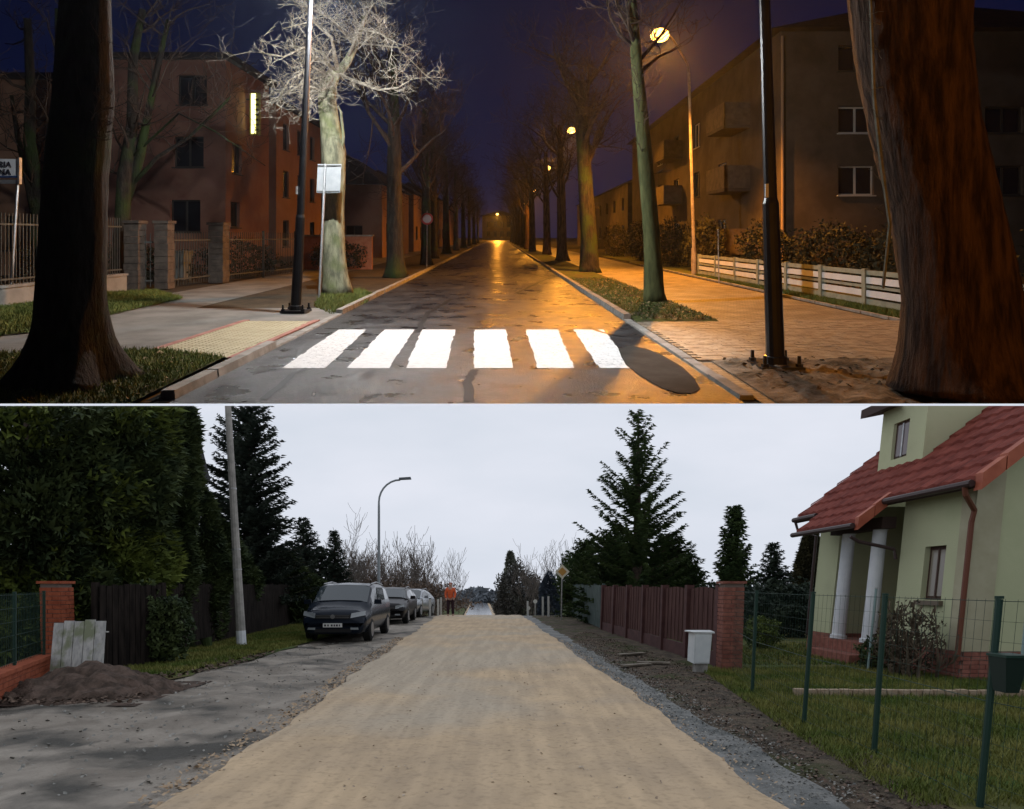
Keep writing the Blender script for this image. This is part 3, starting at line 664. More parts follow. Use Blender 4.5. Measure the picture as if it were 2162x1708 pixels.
A = House('pink_house', 'pink rendered three storey house behind the forked garden tree', X(225, yA), X(476, yA), yA, 33.0, H(126, yA), pink)
for (a, b, c, d) in [(375, 437, 158, 222), (367, 430, 288, 353), (360, 423, 422, 490)]: A.window('front', X(a, yA), X(b, yA), H(d, yA), H(c, yA), frame_d, mull=1)
for (a, b, c, d) in [(262, 300, 300, 352)]: A.window('front', X(a, yA), X(b, yA), H(d, yA), H(c, yA), frame_d)
xs = X(476, yA)
def yat(px): return xs * F / (px - CX)
for (a, b, c, d) in [(490, 510, 300, 365), (487, 506, 425, 480)]:
    ya, yb_ = yat(a), yat(b); A.window('right', ya, yb_, H(d, ya), H(c, ya), frame_d, mull=0)
A.finish('right', .3)
B = House('far_pink_house', 'darker pink house with narrow windows beyond the glowing vertical sign', X(476, yA) - 3, X(476, yA) + .15, 33.6, 41.5, H(222, 34), pink2)
for k in range(3):
    for z in (1.0, 3.6, 6.1): B.window('right', 34.6 + k * 2.3, 35.5 + k * 2.3, z, z + 1.4, frame_d, mull=0)
B.finish('right', .25)
C_ = House('low_orange_house', 'orange rendered house at the far left edge behind the railing', -26, X(112, 27), 27, 33, H(168, 27), pink2)
C_.window('front', X(10, 27), X(38, 27), 1.0, 2.4, frame_d); C_.finish('right', .2)
# dim houses further down the left side
lit_win = glow('lit_window', (1.0, .8, .5), 2.0)
for k, (a, y_, w_, d_, h_, lab) in enumerate([(-9.2, 47, 7, 12, 5.2, 'dark hipped roof house just beyond the glowing garden wall'), (-9.5, 64, 8, 14, 5.6, 'dark far house on the left with hipped roof, second in the row'), (-10, 90, 9, 30, 6.5, 'farthest dark house block on the left with two tiny lit windows')]):
    h_s = House('dark_house', lab, a - w_, a, y_, y_ + d_, h_, pink2, cat='house')
    for j in range(3): h_s.window('right', y_ + 1.5 + j * 3.2, y_ + 2.7 + j * 3.2, 1.2, 2.5, frame_d, mull=0)
    for j in range(2): h_s.window('front', a - 2.6 - j * 3, a - 1.4 - j * 3, 1.0, 2.3, frame_d, mull=1)
    if k == 2:
        h_s.window('front', X(888, 90), X(899, 90), H(421, 90), H(409, 90), frame_w, glass=lit_win, mull=0, sill=False); h_s.window('front', X(904, 90), X(910, 90), H(421, 90), H(409, 90), frame_w, glass=lit_win, mull=0, sill=False)
    h_s.finish('right', .4, False, 2.6)
# right apartment house
yR = 26.0; xR = X(1648, yR)
D = House('apartment_house', 'tall grey brown apartment house right of the road with balconies', xR, 27, yR, 58, 9.6, grey_r)
for (c, d) in [(350, 412), (225, 281)]:
    D.window('front', X(1770, yR), X(1845, yR), H(d, yR), H(c, yR), frame_w, mull=1)
    D.window('front', X(2080, yR), X(2160, yR), H(d, yR), H(c, yR), frame_d, mull=1)
D.window('front', X(1770, yR), X(1845, yR), H(150, yR), H(95, yR), frame_d, mull=1)
for k in range(6):
    for z in (1.0, 3.8, 6.6):
        if k in (0,) : continue
        D.window('left', 28 + k * 4.6, 29.3 + k * 4.6, z, z + 1.4, frame_w if (k + z) % 2 < 1 else frame_d, mull=1)
D.finish('left', .5, False, 3.2)
balm = M('balcony_panel', (.1, .07, .05), (.15, .11, .08), scale=3, rough=.8)
for z in (.9, 3.7, 6.5):
    for yb in (29.3, 41.0):
        m = MB(); m.box(xR - 1.15, xR - .002, yb, yb + 2.7, z - .15, z); b_ = m.build('balcony', grey_r, D.t)
        m = MB(); m.box(xR - 1.15, xR - 1.11, yb, yb + 2.7, z + .003, z + 1.0); m.box(xR - 1.107, xR - .002, yb, yb + .04, z + .003, z + 1.0); m.box(xR - 1.107, xR - .002, yb + 2.66, yb + 2.7, z + .003, z + 1.0); m.build('railing', balm, b_)
m = MB(); m.tube([(xR + .05, yR - .07, .2), (xR + .05, yR - .07, 9.4)], [.06, .06], 8); m.build('drainpipe', M('drainpipe_zinc', (.3, .2, .13), rough=.5), D.t)
E = House('row_house', 'long rendered house further down the right side', xR + .3, 22, 62, 110, 6.5, grey_r)
for k in range(8): E.window('left', 64 + k * 5.5, 65.4 + k * 5.5, 1.2, 2.6, frame_w, mull=1); E.window('left', 64 + k * 5.5, 65.4 + k * 5.5, 4, 5.3, frame_d, mull=1)
E.finish('left', .4, False, 2.5)
G = House('yellow_house', 'yellow lit house closing the far end of the night street', X(1018, 222), X(1092, 222), 222, 232, 8.2, wallm('yellow_render', (.6, .5, .25), (.7, .58, .3)))
for k in range(4):
    for z in (1.2, 4.4): G.window('front', X(1028 + k * 14, 222), X(1035 + k * 14, 222), z, z + 1.8, frame_d, mull=0)
G.finish('left', .3, False, 2.0)
# glowing vertical sign on the pink house
ys_ = 30.2; t = thing('vertical_sign', 'glowing yellow vertical sign hung on the corner of the pink house', 'sign', X(540, ys_), ys_, H(285, ys_))
zt, zb = H(196, ys_), H(286, ys_); m = MB(); m.box(X(528, ys_), X(550, ys_), ys_ - .07, ys_ + .07, zb, zt); m.build('sign_box', M('sign_back', (.35, .33, .1), rough=.6), t)
m = MB(); m.box(X(532, ys_), X(541, ys_), ys_ - .1, ys_ - .072, zb + .08, zt - .05); m.build('light_strip', glow('yellow_neon', (1, .95, .35), 3.2), t)
for k in range(7):
    m = MB(); z = zb + .2 + k * (zt - zb - .35) / 7; m.box(X(542.5, ys_), X(547.5, ys_), ys_ - .11, ys_ - .073, z, z + .1); m.box(X(539, ys_), X(542, ys_), ys_ - .12, ys_ - .101, z + .02, z + .06); m.build('lettering', frame_d, t)
m = MB(); m.bar((X(500, ys_), ys_, zt - .3), (X(528, ys_), ys_, zt - .3), .05); m.build('bracket', frame_d, t)

# --- walls, railings and pillars on the left
xw = -11.25
t = thing('boundary_wall', 'low grey wall carrying an iron railing at the left edge', 'wall', xw, 13)
m = MB(); m.box(xw - .15, xw + .1, 12.2, 19.2, 0, .44); m.build('wall', M('grey_plinth', (.22, .21, .19), (.3, .29, .26), scale=2, rough=.9, bump=.3), t)
m = MB(); m.box(xw - .18, xw + .13, 12.18, 19.22, .442, .5); m.build('coping', kerb_m, t)
iron = M('railing_iron', (.05, .055, .05), (.09, .09, .08), scale=6, rough=.5)
tr_ = thing('iron_railing', 'iron bar railing on the low grey wall at the left edge', 'railing', xw, 12.5, .5)
for z in (.62, 1.85): m = MB(); m.bar((xw, 12.3, z), (xw, 19.1, z), .03, .04); m.build('rail', iron, tr_)
q = MB(); q.box(-.009, .009, -.009, .009, 0, 1.6); bme = bpy.data.meshes.new('bar'); bme.from_pydata(q.v, [], q.f); bme.materials.append(iron)
y = 12.4
while y < 19.1:
    o = bpy.data.objects.new('bar', bme); COL.objects.link(o); o.parent = tr_; o.location = Wp(xw, y, .5) - wloc(tr_); y += .11
brick_n = M('dark_brick_pier', (.07, .055, .045), (.12, .095, .075), scale=5, rough=.9, bump=.6, bs=12)
def pier(px, y, w, h, label):
    x = X(px, y); t = thing('gate_pillar', label, 'pillar', x, y, 0, 'stone gate pillars on the left')
    k = 0; z = 0
    while z < h - .1:
        m = MB(); j = rnd.uniform(-.008, .008); m.box(x - w / 2 + j, x + w / 2 + j, y - w / 2 + j, y + w / 2 + j, z + .006, z + .19); m.build('stone', brick_n, t); z += .195
    m = MB(); m.box(x - w / 2 - .04, x + w / 2 + .04, y - w / 2 - .04, y + w / 2 + .04, z + .004, z + .09); m.build('cap', brick_n, t)
pier(285, 19.6, .42, 1.9, 'stone gate pillar nearest the dark foreground trunk, left side'); pier(347, 19.9, .4, 1.9, 'stone gate pillar right of its twin, before the pink house'); pier(462, 22.5, .5, 1.9, 'wide dim pillar below the side windows of the pink house')
def bars_fence(x0, y0, x1, y1, h, label, gap=.13, name='iron_fence'):
    t = thing(name, label, 'fence', x0, y0); L = math.hypot(x1 - x0, y1 - y0)
    for z in (.25, h - .2): m = MB(); m.bar((x0, y0, z), (x1, y1, z), .03, .04); m.build('rail', iron, t)
    n = int(L / gap)
    for i in range(n + 1):
        f = i / n; o = bpy.data.objects.new('bar', bme); COL.objects.link(o); o.parent = t; o.location = Wp(x0 + (x1 - x0) * f, y0 + (y1 - y0) * f, .06) - wloc(t); o.scale = (1, 1, h / 1.6)
    for i in range(int(L / 2.4) + 1):
        f = min(1, i * 2.4 / L); xx, yy = x0 + (x1 - x0) * f, y0 + (y1 - y0) * f; m = MB(); m.box(xx - .035, xx + .035, yy - .035, yy + .035, 0, h + .12); m.build('post', iron, t)
bars_fence(X(298, 19.7), 19.7, X(337, 19.9), 19.9, 1.6, 'iron gate between the two stone pillars', .11, 'iron_gate')
bars_fence(X(358, 20.1), 20.1, X(450, 22.4), 22.4, 1.65, 'iron fence between the stone pillars and the dim wide pillar')
bars_fence(X(475, 22.6), 22.6, X(640, 28), 28, 1.65, 'dark iron fence behind the left black lamp post')
# bins
t = thing('wheelie_bin', 'grey wheeled bin behind the iron fence before the pink house', 'bin', X(380, 23), 23)
m = MB(); xx = X(380, 23); m.hexa([(xx - .22, 22.75, .08), (xx + .22, 22.75, .08), (xx + .22, 23.2, .08), (xx - .22, 23.2, .08), (xx - .3, 22.7, 1.0), (xx + .3, 22.7, 1.0), (xx + .3, 23.3, 1.0), (xx - .3, 23.3, 1.0)]); m.build('body', M('grey_bin', (.16, .17, .16), rough=.6), t)
m = MB(); m.box(xx - .32, xx + .32, 22.66, 23.34, 1.003, 1.07); m.build('lid', M('bin_lid', (.1, .11, .1), rough=.6), t)
for s_ in (-.24, .24): m = MB(); m.disc((xx + s_, 23.2, .1), .1, 'x', .05, 12); m.build('wheel', iron, t)
# garden wall lit orange left of the road
t = thing('garden_wall', 'low brick garden wall glowing orange beyond the floodlit tree', 'wall', X(650, 31), 31)
m = MB(); m.box(X(640, 31), X(785, 31), 31, 31.25, 0, 1.55); m.build('wall', M('garden_brick', (.35, .14, .08), (.42, .2, .12), scale=4, rough=.9, bump=.5), t)
m = MB(); m.box(X(640, 31) - .05, X(785, 31) + .05, 30.95, 31.3, 1.555, 1.63); m.build('coping', kerb_m, t)
t = thing('garden_fence', 'dim board fence along the left footpath beyond the brick wall', 'fence', -9.2, 33)
for k in range(40): m = MB(); y = 33 + k * .5; m.box(-9.12 + VN * y, -9.08 + VN * y, y, y + .46, .1, 1.5 + .05 * rnd.random()); m.build('board', M('board_brown', (.1, .06, .04), rough=.9) if k == 0 else bpy.data.materials['board_brown'], t)

# --- right low fence: grey concrete frames with white boards
fr_m = M('greenish_concrete', (.24, .26, .2), (.32, .34, .27), scale=4, rough=.9); wb = M('white_board', (.66, .67, .66), (.74, .74, .72), scale=3, rough=.7)
t = thing('low_fence', 'low fence of concrete frames and white boards beside the right lawn', 'fence', 8.0, 9.4)
ysf = [9.35, 10.35] + [10.45 + k * 1.93 for k in range(9)]
def fx(y): return 8.05 + (7.5 - 8.05) * (y - 9.4) / 16.2
posts = [9.1, 10.95] + [12.8 + k * 1.95 for k in range(8)]
for y in posts: m = MB(); m.box(fx(y) - .06, fx(y) + .06, y - .07, y + .07, 0, .86); m.build('post', fr_m, t)
for a, b in zip(posts[:-1], posts[1:]):
    for z0, z1, mt, nm in ((.08, .2, fr_m, 'rail'), (.25, .39, wb, 'board'), (.44, .5, fr_m, 'rail'), (.54, .68, wb, 'board'), (.73, .83, fr_m, 'rail')):
        m = MB(); xa, xb = fx(a), fx(b); m.hexa([(xa - .03, a + .075, z0), (xa + .03, a + .075, z0), (xb + .03, b - .075, z0), (xb - .03, b - .075, z0), (xa - .03, a + .075, z1), (xa + .03, a + .075, z1), (xb + .03, b - .075, z1), (xb - .03, b - .075, z1)]); m.build(nm, mt, t)
    m = MB(); 
# bushes behind the right fence
def bush(x, y, rx, ry, h, seed, label, name='bush', mat=None, n=2600, base=0.0, s=.05, group=None):
    R = np.random.RandomState(seed); mat = mat or bpy.data.materials.get('dark_bush') or M('dark_bush', (.02, .022, .01), (.045, .04, .018), scale=4, rough=.8)
    t = thing(name, label, 'bush', x, y, 0, group)
    u = R.normal(size=(n, 3)); u /= np.linalg.norm(u, axis=1)[:, None]; rr = R.uniform(.55, 1.0, n) ** .6
    lump = 1 + .22 * np.sin(u[:, 0] * 5 + seed) * np.sin(u[:, 2] * 6 + seed) + .15 * np.sin(u[:, 1] * 9 + u[:, 0] * 7)
    c = np.stack([x + u[:, 0] * rr * rx * lump, y + u[:, 1] * rr * ry * lump, base + h / 2 + u[:, 2] * rr * h / 2 * lump], 1); c = c[c[:, 2] > .02]
    k = len(c); d1 = R.normal(size=(k, 3)); d1 /= np.linalg.norm(d1, axis=1)[:, None]; d2 = np.cross(d1, R.normal(size=(k, 3))); d2 /= np.linalg.norm(d2, axis=1)[:, None]; sz = s * R.uniform(.6, 1.8, (k, 1))
    tr = np.concatenate([np.stack([c - d1 * sz, c + d2 * sz * .5, c + d1 * sz], 1), np.stack([c - d1 * sz, c + d1 * sz, c - d2 * sz * .5], 1)])
    soup('leaves', tr, mat, t); m = MB(); RR = random.Random(seed)
    for i in range(7): grow(m, (x + RR.uniform(-.1, .1), y, 0), (RR.uniform(-1, 1), RR.uniform(-1, 1), 1.6), h * .6, .02, 1, RR, kids=(4,), minr=.004)
    m.build('stems', twig_dark, t); return t
for k, (x, y, rx, ry, h) in enumerate([(9.3, 16, .9, 1.4, 1.5), (9.6, 20, 1, 1.6, 1.9), (9.0, 23.5, .9, 1.2, 2.0), (12.5, 20, 2.2, 1.5, 1.9), (8.4, 29, .8, 1.6, 2.3), (8.2, 34, .8, 2.2, 2.3), (8.0, 41, .8, 3, 2.4), (17, 18, 3, 1.5, 2.2), (7.9, 50, .8, 4, 2.3)]):
    bush(x, y, rx, ry, h, 60 + k, ['low bush just behind the white boarded fence, near the trunk', 'rounded bush behind the middle of the white boarded fence', 'bush behind the far end of the white boarded fence', 'wide dark bush below the apartment window', 'bush beneath the first balconies', 'tall bush beneath the lamp pole', 'long clipped bush past the lamp pole', 'broad black bush right of the leaning trunk', 'last dark bush along the right footway'][k], n=3500)
for k, (x, y, rx, ry, h) in enumerate([(-8.0, 30.5, 1.2, 1, 1.3), (-10.5, 25.5, 1.5, 1, 1.4), (-12.5, 23.5, 1.4, .9, 1.2), (-14.5, 22, 1.6, 1, 1.5)]):
    bush(x, y, rx, ry, h, 80 + k, ['small bush before the orange garden wall', 'dark bush behind the iron fence, right of the bin', 'dark bush behind the iron fence, left of the bin', 'dark bush behind the railing in front of the pink house'][k], n=2500)

# --- signs
def text(body, size, loc, mat, parent, name='lettering', align='RIGHT', ext=.004, rot=0.0):
    c = bpy.data.curves.new(name, 'FONT'); c.body = body; c.size = size; c.align_x = align; c.extrude = ext; c.materials.append(mat)
    q = bpy.data.objects.new(name, c); COL.objects.link(q); bpy.context.view_layer.update(); me = bpy.data.meshes.new_from_object(q.evaluated_get(bpy.context.evaluated_depsgraph_get())); bpy.data.objects.remove(q); o = bpy.data.objects.new(name, me); COL.objects.link(o); o.parent = parent; o.location = loc - wloc(parent); o.rotation_euler = (math.radians(90), 0, rot); return o
ysn = 15.0; xs_ = X(26, ysn)
t = thing('street_name_sign', 'white street name sign with blue band on a steel post, left edge', 'sign', xs_, ysn, .5)
m = MB(); m.tube([(X(24, ysn), ysn, .45), (X(38, ysn), ysn, H(382, ysn))], [.03, .03], 8); m.build('post', steel, t)
zt, zb = H(336, ysn), H(376, ysn); m = MB(); m.box(X(-60, ysn), X(40, ysn), ysn - .05, ysn - .035, zb, zt); m.build('sign_panel', M('sign_white', (.7, .72, .74), rough=.45), t)
m = MB(); m.box(X(-60, ysn), X(40, ysn), ysn - .058, ysn - .051, zb + .005, zb + .05); m.build('colour_band', M('sign_blue', (.03, .06, .16), rough=.45), t)
m = MB(); m.box(X(41, ysn), X(45, ysn), ysn - .06, ysn + .02, zb - .14, zt + .03); m.build('clamp_bar', steel, t)
m = MB(); m.box(X(-60, ysn), X(44, ysn), ysn - .05, ysn - .03, zb - .13, zb - .04); m.build('lower_panel', steel, t)
lt = M('sign_letter_dark', (.02, .02, .03), rough=.6)
text('RIA', .19, Wp(X(28, ysn), ysn - .054, zt - .19), lt, t); text('NA', .19, Wp(X(27, ysn), ysn - .054, zt - .36), lt, t)
ys2 = 17.0; t = thing('traffic_sign', 'back of a square traffic sign on a steel post by the lit tree', 'sign', X(676, ys2), ys2)
m = MB(); m.tube([(X(674, ys2), ys2, 0), (X(687, ys2), ys2, H(346, ys2))], [.033, .033], 8); m.build('post', steel, t)
m = MB(); zt, zb = H(346, ys2), H(407, ys2)
m.hexa([(X(667, ys2), ys2 + .04, zb), (X(717, ys2), ys2 + .04, zb), (X(717, ys2), ys2 + .05, zb), (X(667, ys2), ys2 + .05, zb), (X(670, ys2), ys2 + .04, zt), (X(720, ys2), ys2 + .04, zt), (X(720, ys2), ys2 + .05, zt), (X(670, ys2), ys2 + .05, zt)])
m.build('sign_panel', M('sign_back_grey', (.3, .32, .33), (.36, .37, .38), scale=6, rough=.6), t)
m = MB(); m.box(X(671, ys2), X(719, ys2), ys2 + .02, ys2 + .038, zt - .06, zt - .03); m.box(X(668, ys2), X(716, ys2), ys2 + .02, ys2 + .038, zb + .03, zb + .05); m.build('clamp_bar', iron, t)
ys3 = 33.; t = thing('traffic_sign', 'dim round red traffic sign before the far left trees', 'sign', X(902, ys3), ys3)
m = MB(); m.tube([(X(901, ys3), ys3, 0), (X(902, ys3), ys3, H(445, ys3))], [.03, .03], 6); m.build('post', steel, t)
m = MB(); m.disc((X(902, ys3), ys3 - .05, H(462, ys3)), .3, 'y', .02, 20); m.build('sign_panel', M('sign_red', (.45, .04, .03), rough=.5), t)
m = MB(); m.disc((X(902, ys3), ys3 - .066, H(462, ys3)), .21, 'y', .008, 20); m.build('sign_face', M('sign_face_pale', (.5, .4, .38), rough=.5), t)
t = thing('thin_post', 'thin steel marker post beside the right low fence', 'post', X(1518, 22), 22)
m = MB(); m.tube([(X(1518, 22), 22, 0), (X(1516, 22), 22, 1.75)], [.02, .02], 6); m.build('shaft', steel, t)
m = MB(); m.disc((X(1516, 22), 22, 1.77), .035, 'z', .03, 8); m.build('cap', steel, t)
# ================================================================== THE DAY STREET
WORLD = 'day'
VD = (1013 - CX) / F
def dx_(x0): return lambda y: x0 + VD * y
# --- overcast sky: closed ceiling and far walls, lit from inside, dark outside
def sky_mat():
    m = bpy.data.materials.new('overcast_sky'); m.use_nodes = True; n = m.node_tree.nodes; l = m.node_tree.links
    n.remove(n['Principled BSDF']); e = n.new('ShaderNodeEmission'); l.new(e.outputs[0], n['Material Output'].inputs[0]); e.inputs[1].default_value = 1.0
    g = n.new('ShaderNodeNewGeometry'); mp = n.new('ShaderNodeMapping'); mp.inputs['Scale'].default_value = (.012, .012, .035); l.new(g.outputs['Position'], mp.inputs[0])
    no = n.new('ShaderNodeTexNoise'); no.inputs['Scale'].default_value = 1.5; no.inputs['Detail'].default_value = 4; l.new(mp.outputs[0], no.inputs[0])
    r = n.new('ShaderNodeValToRGB'); r.color_ramp.elements[0].position = .3; r.color_ramp.elements[1].position = .7
    r.color_ramp.elements[0].color = (.67, .72, .81, 1); r.color_ramp.elements[1].color = (.77, .8, .89, 1); l.new(no.outputs[0], r.inputs[0]); l.new(r.outputs[0], e.inputs[0]); return m
skm = sky_mat(); shell = M('sky_outer_shell', (.01, .01, .012), rough=1)
YB = -5.8; YF = 175.0; XW = 110.0; yslot = .3; xslot = 2.5
zb_ = -60.0
v = []; f = []; mi = []
def fq(a, b, c, d, k): 
    i = len(v); v.extend([a, b, c, d]); f.append((i, i + 1, i + 2, i + 3)); mi.append(k)
def ceil(x0, x1, y0, y1):
    fq((x0, y0, -.0006), (x1, y0, -.0006), (x1, y1, -.0006), (x0, y1, -.0006), 0); fq((x0, y0, .0004), (x1, y0, .0004), (x1, y1, .0004), (x0, y1, .0004), 1)
ceil(-XW, XW, yslot, YF); ceil(-XW, XW, YB, -yslot); ceil(-XW, -xslot, -yslot, yslot); ceil(xslot, XW, -yslot, yslot)
fq((-xslot, yslot, -.0006), (xslot, yslot, -.0006), (xslot, yslot, .0004), (-xslot, yslot, .0004), 0)
fq((-XW, YF, 0), (XW, YF, 0), (XW, YF, zb_), (-XW, YF, zb_), 0); fq((-XW, YF + .1, 0), (XW, YF + .1, 0), (XW, YF + .1, zb_), (-XW, YF + .1, zb_), 1)
for s in (-1, 1):
    fq((s * XW, YB, 0), (s * XW, YF, 0), (s * XW, YF, zb_), (s * XW, YB, zb_), 0); fq((s * (XW + .1), YB, 0), (s * (XW + .1), YF, 0), (s * (XW + .1), YF, zb_), (s * (XW + .1), YB, zb_), 1)
me = bpy.data.meshes.new('sky'); me.from_pydata(v, [], f); me.polygons.foreach_set('material_index', mi); me.materials.append(skm); me.materials.append(shell)
o = bpy.data.objects.new('sky', me); COL.objects.link(o); tag(o, 'pale grey overcast daytime sky', None, None, 'structure')

# --- ground sheets
d_soil = M('day_dark_soil', (.03, .026, .018), (.06, .05, .03), scale=2, rough=1, bump=.8, bs=10)
d_turf = M('day_turf', (.03, .055, .008), (.07, .1, .018), scale=1.5, rough=1, bump=.8, bs=25, c3=(.09, .075, .025), s3=.8, lo3=.5, hi3=.62)
d_turf2 = M('day_turf_dry', (.05, .06, .012), (.11, .1, .03), scale=2, rough=1, bump=.8, bs=25, c3=(.045, .085, .012), s3=.6, lo3=.45, hi3=.6)
gravel = M('grey_dirt', (.21, .18, .145), (.34, .3, .25), scale=1.3, rough=.75, rough2=.95, bump=1, bs=16, bdist=.04, detail=10, c3=(.075, .07, .06), s3=1.0, lo3=.5, hi3=.66, dist=.5)
gravel2 = M('blue_grey_gravel', (.09, .095, .09), (.21, .208, .195), scale=2.5, rough=.7, bump=1, bs=22, bdist=.03, detail=10)
sand = M('sandy_road', (.56, .415, .26), (.46, .345, .225), scale=1.0, rough=.95, bump=.6, bs=11, bdist=.03, detail=10, c3=(.46, .38, .28), s3=.25, lo3=.45, hi3=.6)
# wheel streaks running along the sand road
_n = sand.node_tree.nodes; _l = sand.node_tree.links; _p = _n['Principled BSDF']; _src = _p.inputs['Base Color'].links[0].from_socket
_g = _n.new('ShaderNodeNewGeometry'); _mp = _n.new('ShaderNodeMapping'); _mp.inputs['Scale'].default_value = (3.4, .3, 0); _mp.inputs['Rotation'].default_value = (0, 0, VD * -1.0); _l.new(_g.outputs['Position'], _mp.inputs[0])
_nn = _n.new('ShaderNodeTexNoise'); _nn.inputs['Scale'].default_value = 1.6; _nn.inputs['Detail'].default_value = 6; _l.new(_mp.outputs[0], _nn.inputs[0])
_mr = _n.new('ShaderNodeMapRange'); _mr.inputs[1].default_value = .42; _mr.inputs[2].default_value = .62; _mr.inputs[3].default_value = .88; _mr.inputs[4].default_value = 1.03; _l.new(_nn.outputs[0], _mr.inputs[0])
_n2 = _n.new('ShaderNodeTexNoise'); _n2.inputs['Scale'].default_value = 16; _n2.inputs['Detail'].default_value = 8; _l.new(_g.outputs['Position'], _n2.inputs[0])
_m2 = _n.new('ShaderNodeMapRange'); _m2.inputs[1].default_value = .3; _m2.inputs[2].default_value = .5; _m2.inputs[3].default_value = .78; _m2.inputs[4].default_value = 1; _l.new(_n2.outputs[0], _m2.inputs[0])
_mm = _n.new('ShaderNodeMath'); _mm.operation = 'MULTIPLY'; _l.new(_mr.outputs[0], _mm.inputs[0]); _l.new(_m2.outputs[0], _mm.inputs[1])
_vm = _n.new('ShaderNodeVectorMath'); _vm.operation = 'SCALE'; _l.new(_src, _vm.inputs[0]); _l.new(_mm.outputs[0], _vm.inputs['Scale']); _l.new(_vm.outputs[0], _p.inputs['Base Color'])
ysg = frange(-5.6, 30, 2) + frange(31, 60, 1.5) + frange(62, 174, 8)
def sheet(name, x0, x1, ys, h, mat, label, jit=0.0, nxn=1, bumpf=None, kind='structure'):
    m = MB(); rows = []
    for y in ys:
        a = x0(y) + (rnd.uniform(-jit, jit) if jit else 0); b = x1(y) + (rnd.uniform(-jit, jit) if jit else 0)
        rows.append([(a + (b - a) * i / nxn, y, h + (bumpf(a + (b - a) * i / nxn, y) if bumpf and 0 < i < nxn else 0)) for i in range(nxn + 1)])
    for r0, r1 in zip(rows[:-1], rows[1:]):
        for i in range(nxn): m.quad(r0[i], r0[i + 1], r1[i + 1], r1[i])
    return tag(m.build(name, mat, smooth=True), label, None, None, kind)
sheet('ground', lambda y: -109, lambda y: 109, ysg, -.1, d_soil, 'dark ground below the gardens of the day street')
fine = frange(3.0, 33, .35) + frange(33.5, 62, 1.5)
def bp(x, y): return .02 * math.sin(x * 3.1 + math.sin(y)) * math.sin(y * 1.7) - .03 * math.exp(-((x + 4.1 + .05 * y) / .22) ** 2) - .025 * math.exp(-((x + 2.9 + .05 * y) / .2) ** 2) + .012 * math.sin(x * 9 + y * 2) * math.sin(y * 7 - x) + .006 * rnd.uniform(-1, 1)
sheet('dirt_verge', dx_(-7.6), dx_(-2.0), frange(3.0, 24, .16) + frange(24.4, 62, 1.2), 0.0, gravel, 'wide rutted grey dirt verge left of the sandy road', .06, 44, bp)
def lw(y): return -2.2 + .05 * math.sin(y * .9) + .03 * math.sin(y * 3.7) + VD * y
def rw(y): return 2.2 + .04 * math.sin(y * .7 + 1) + .025 * math.sin(y * 3.3) + VD * y
def sbump(x, y):
    u = x - VD * y; return .02 - .022 * (math.exp(-((u - .75) / .16) ** 2) + math.exp(-((u + .75) / .16) ** 2) + math.exp(-((u - 1.45) / .12) ** 2)) + .0012 * rnd.uniform(-1, 1)
sheet('road', lw, rw, frange(3.0, 33, .25) + frange(33.5, 175, 2.0), .03, sand, 'compacted light brown sandy road running to the crest', .02, 34, sbump)
sheet('gravel_verge', lambda y: 2.0 + VD * y, lambda y: 2.66 + .05 * math.sin(y * 1.3) + .04 * math.sin(y * 4) + VD * y, fine, .012, gravel2, 'blue grey gravel edge right of the sandy road', .03, 4, lambda x, y: .006 * rnd.uniform(-1, 1))
sheet('litter_strip', lambda y: 2.5 + VD * y, lambda y: 5.6 + VD * y, fine, .004, M('leafy_soil', (.04, .032, .022), (.12, .09, .06), scale=5, rough=.95, bump=1, bs=16, bdist=.05, detail=10, c3=(.045, .05, .015), s3=1.2), 'dark leafy soil strip between gravel and fence', .05, 6, lambda x, y: .03 * rnd.random())
sheet('lawn', lambda y: 3.05 + .1 * max(0, y - 6), lambda y: 22, frange(3, 40, 1), .03, d_turf2, 'garden lawn around the green house', .1)
sheet('grass_verge', lambda y: -12, lambda y: -5.05 - .1 * math.sin(y * .8) + VD * y - (1.2 if y < 11 else 0) + sm(11, 24, y) * 0.9, frange(9.5, 34, .5), .03, d_turf, 'green grass verge before the dark fence on the left', .12)
sheet('far_grass', lambda y: -60, lambda y: -2.4 + VD * y, frange(34, 120, 3), .02, d_turf, 'rough grass beyond the crest on the left'); sheet('far_grass', lambda y: 2.4 + VD * y, lambda y: 60, frange(40.5, 120, 3), .02, d_turf, 'rough grass beyond the crest on the right')
# wet street surface seen beyond the crest
sheet('wet_road', lambda y: -1.9 + VD * y, lambda y: 1.7 + VD * y, frange(70, 172, 4), .1, M('wet_far_road', (.2, .21, .23), rough=.15, spec=1.0), 'wet shining road surface far beyond the crest')
dblade = M('day_blades', (.07, .11, .014), (.19, .18, .045), scale=1.2, rough=.75)
poly_grass([(-5.9 , 11.6), (-5.6, 17.5), (-5.7, 24), (-5.9, 30), (-8.6, 30), (-8.6, 17), (-7.2, 14), (-7.4, 11.6)], 50000, .03, .09, 'grass', 'short green grass before the dark fence on the left', dblade, w=.009, h0=.03)
poly_grass([(2.85, 4.7), (2.95, 7), (3.5, 12.4), (14, 13), (9, 4.7)], 120000, .03, .085, 'grass', 'rough lawn grass behind the green wire fence', dblade, w=.0055, h0=.03)
poly_grass([(4.3, 13), (3.9, 16), (16, 22), (14, 13)], 26000, .03, .09, 'grass', 'lawn grass around the plinth of the green house', dblade, w=.011, h0=.03)
dlf = M('brown_leaves', (.035, .024, .018), (.16, .11, .08), scale=14, rough=.85)
litter([(2.45, 4.6), (1.75, 20), (2.6, 23), (3.5, 13), (3.1, 8), (3.15, 4.6)], 8000, .017, 'fallen_leaves', 'brown fallen leaves along the gravel edge by the fence', dlf, h0=.02)
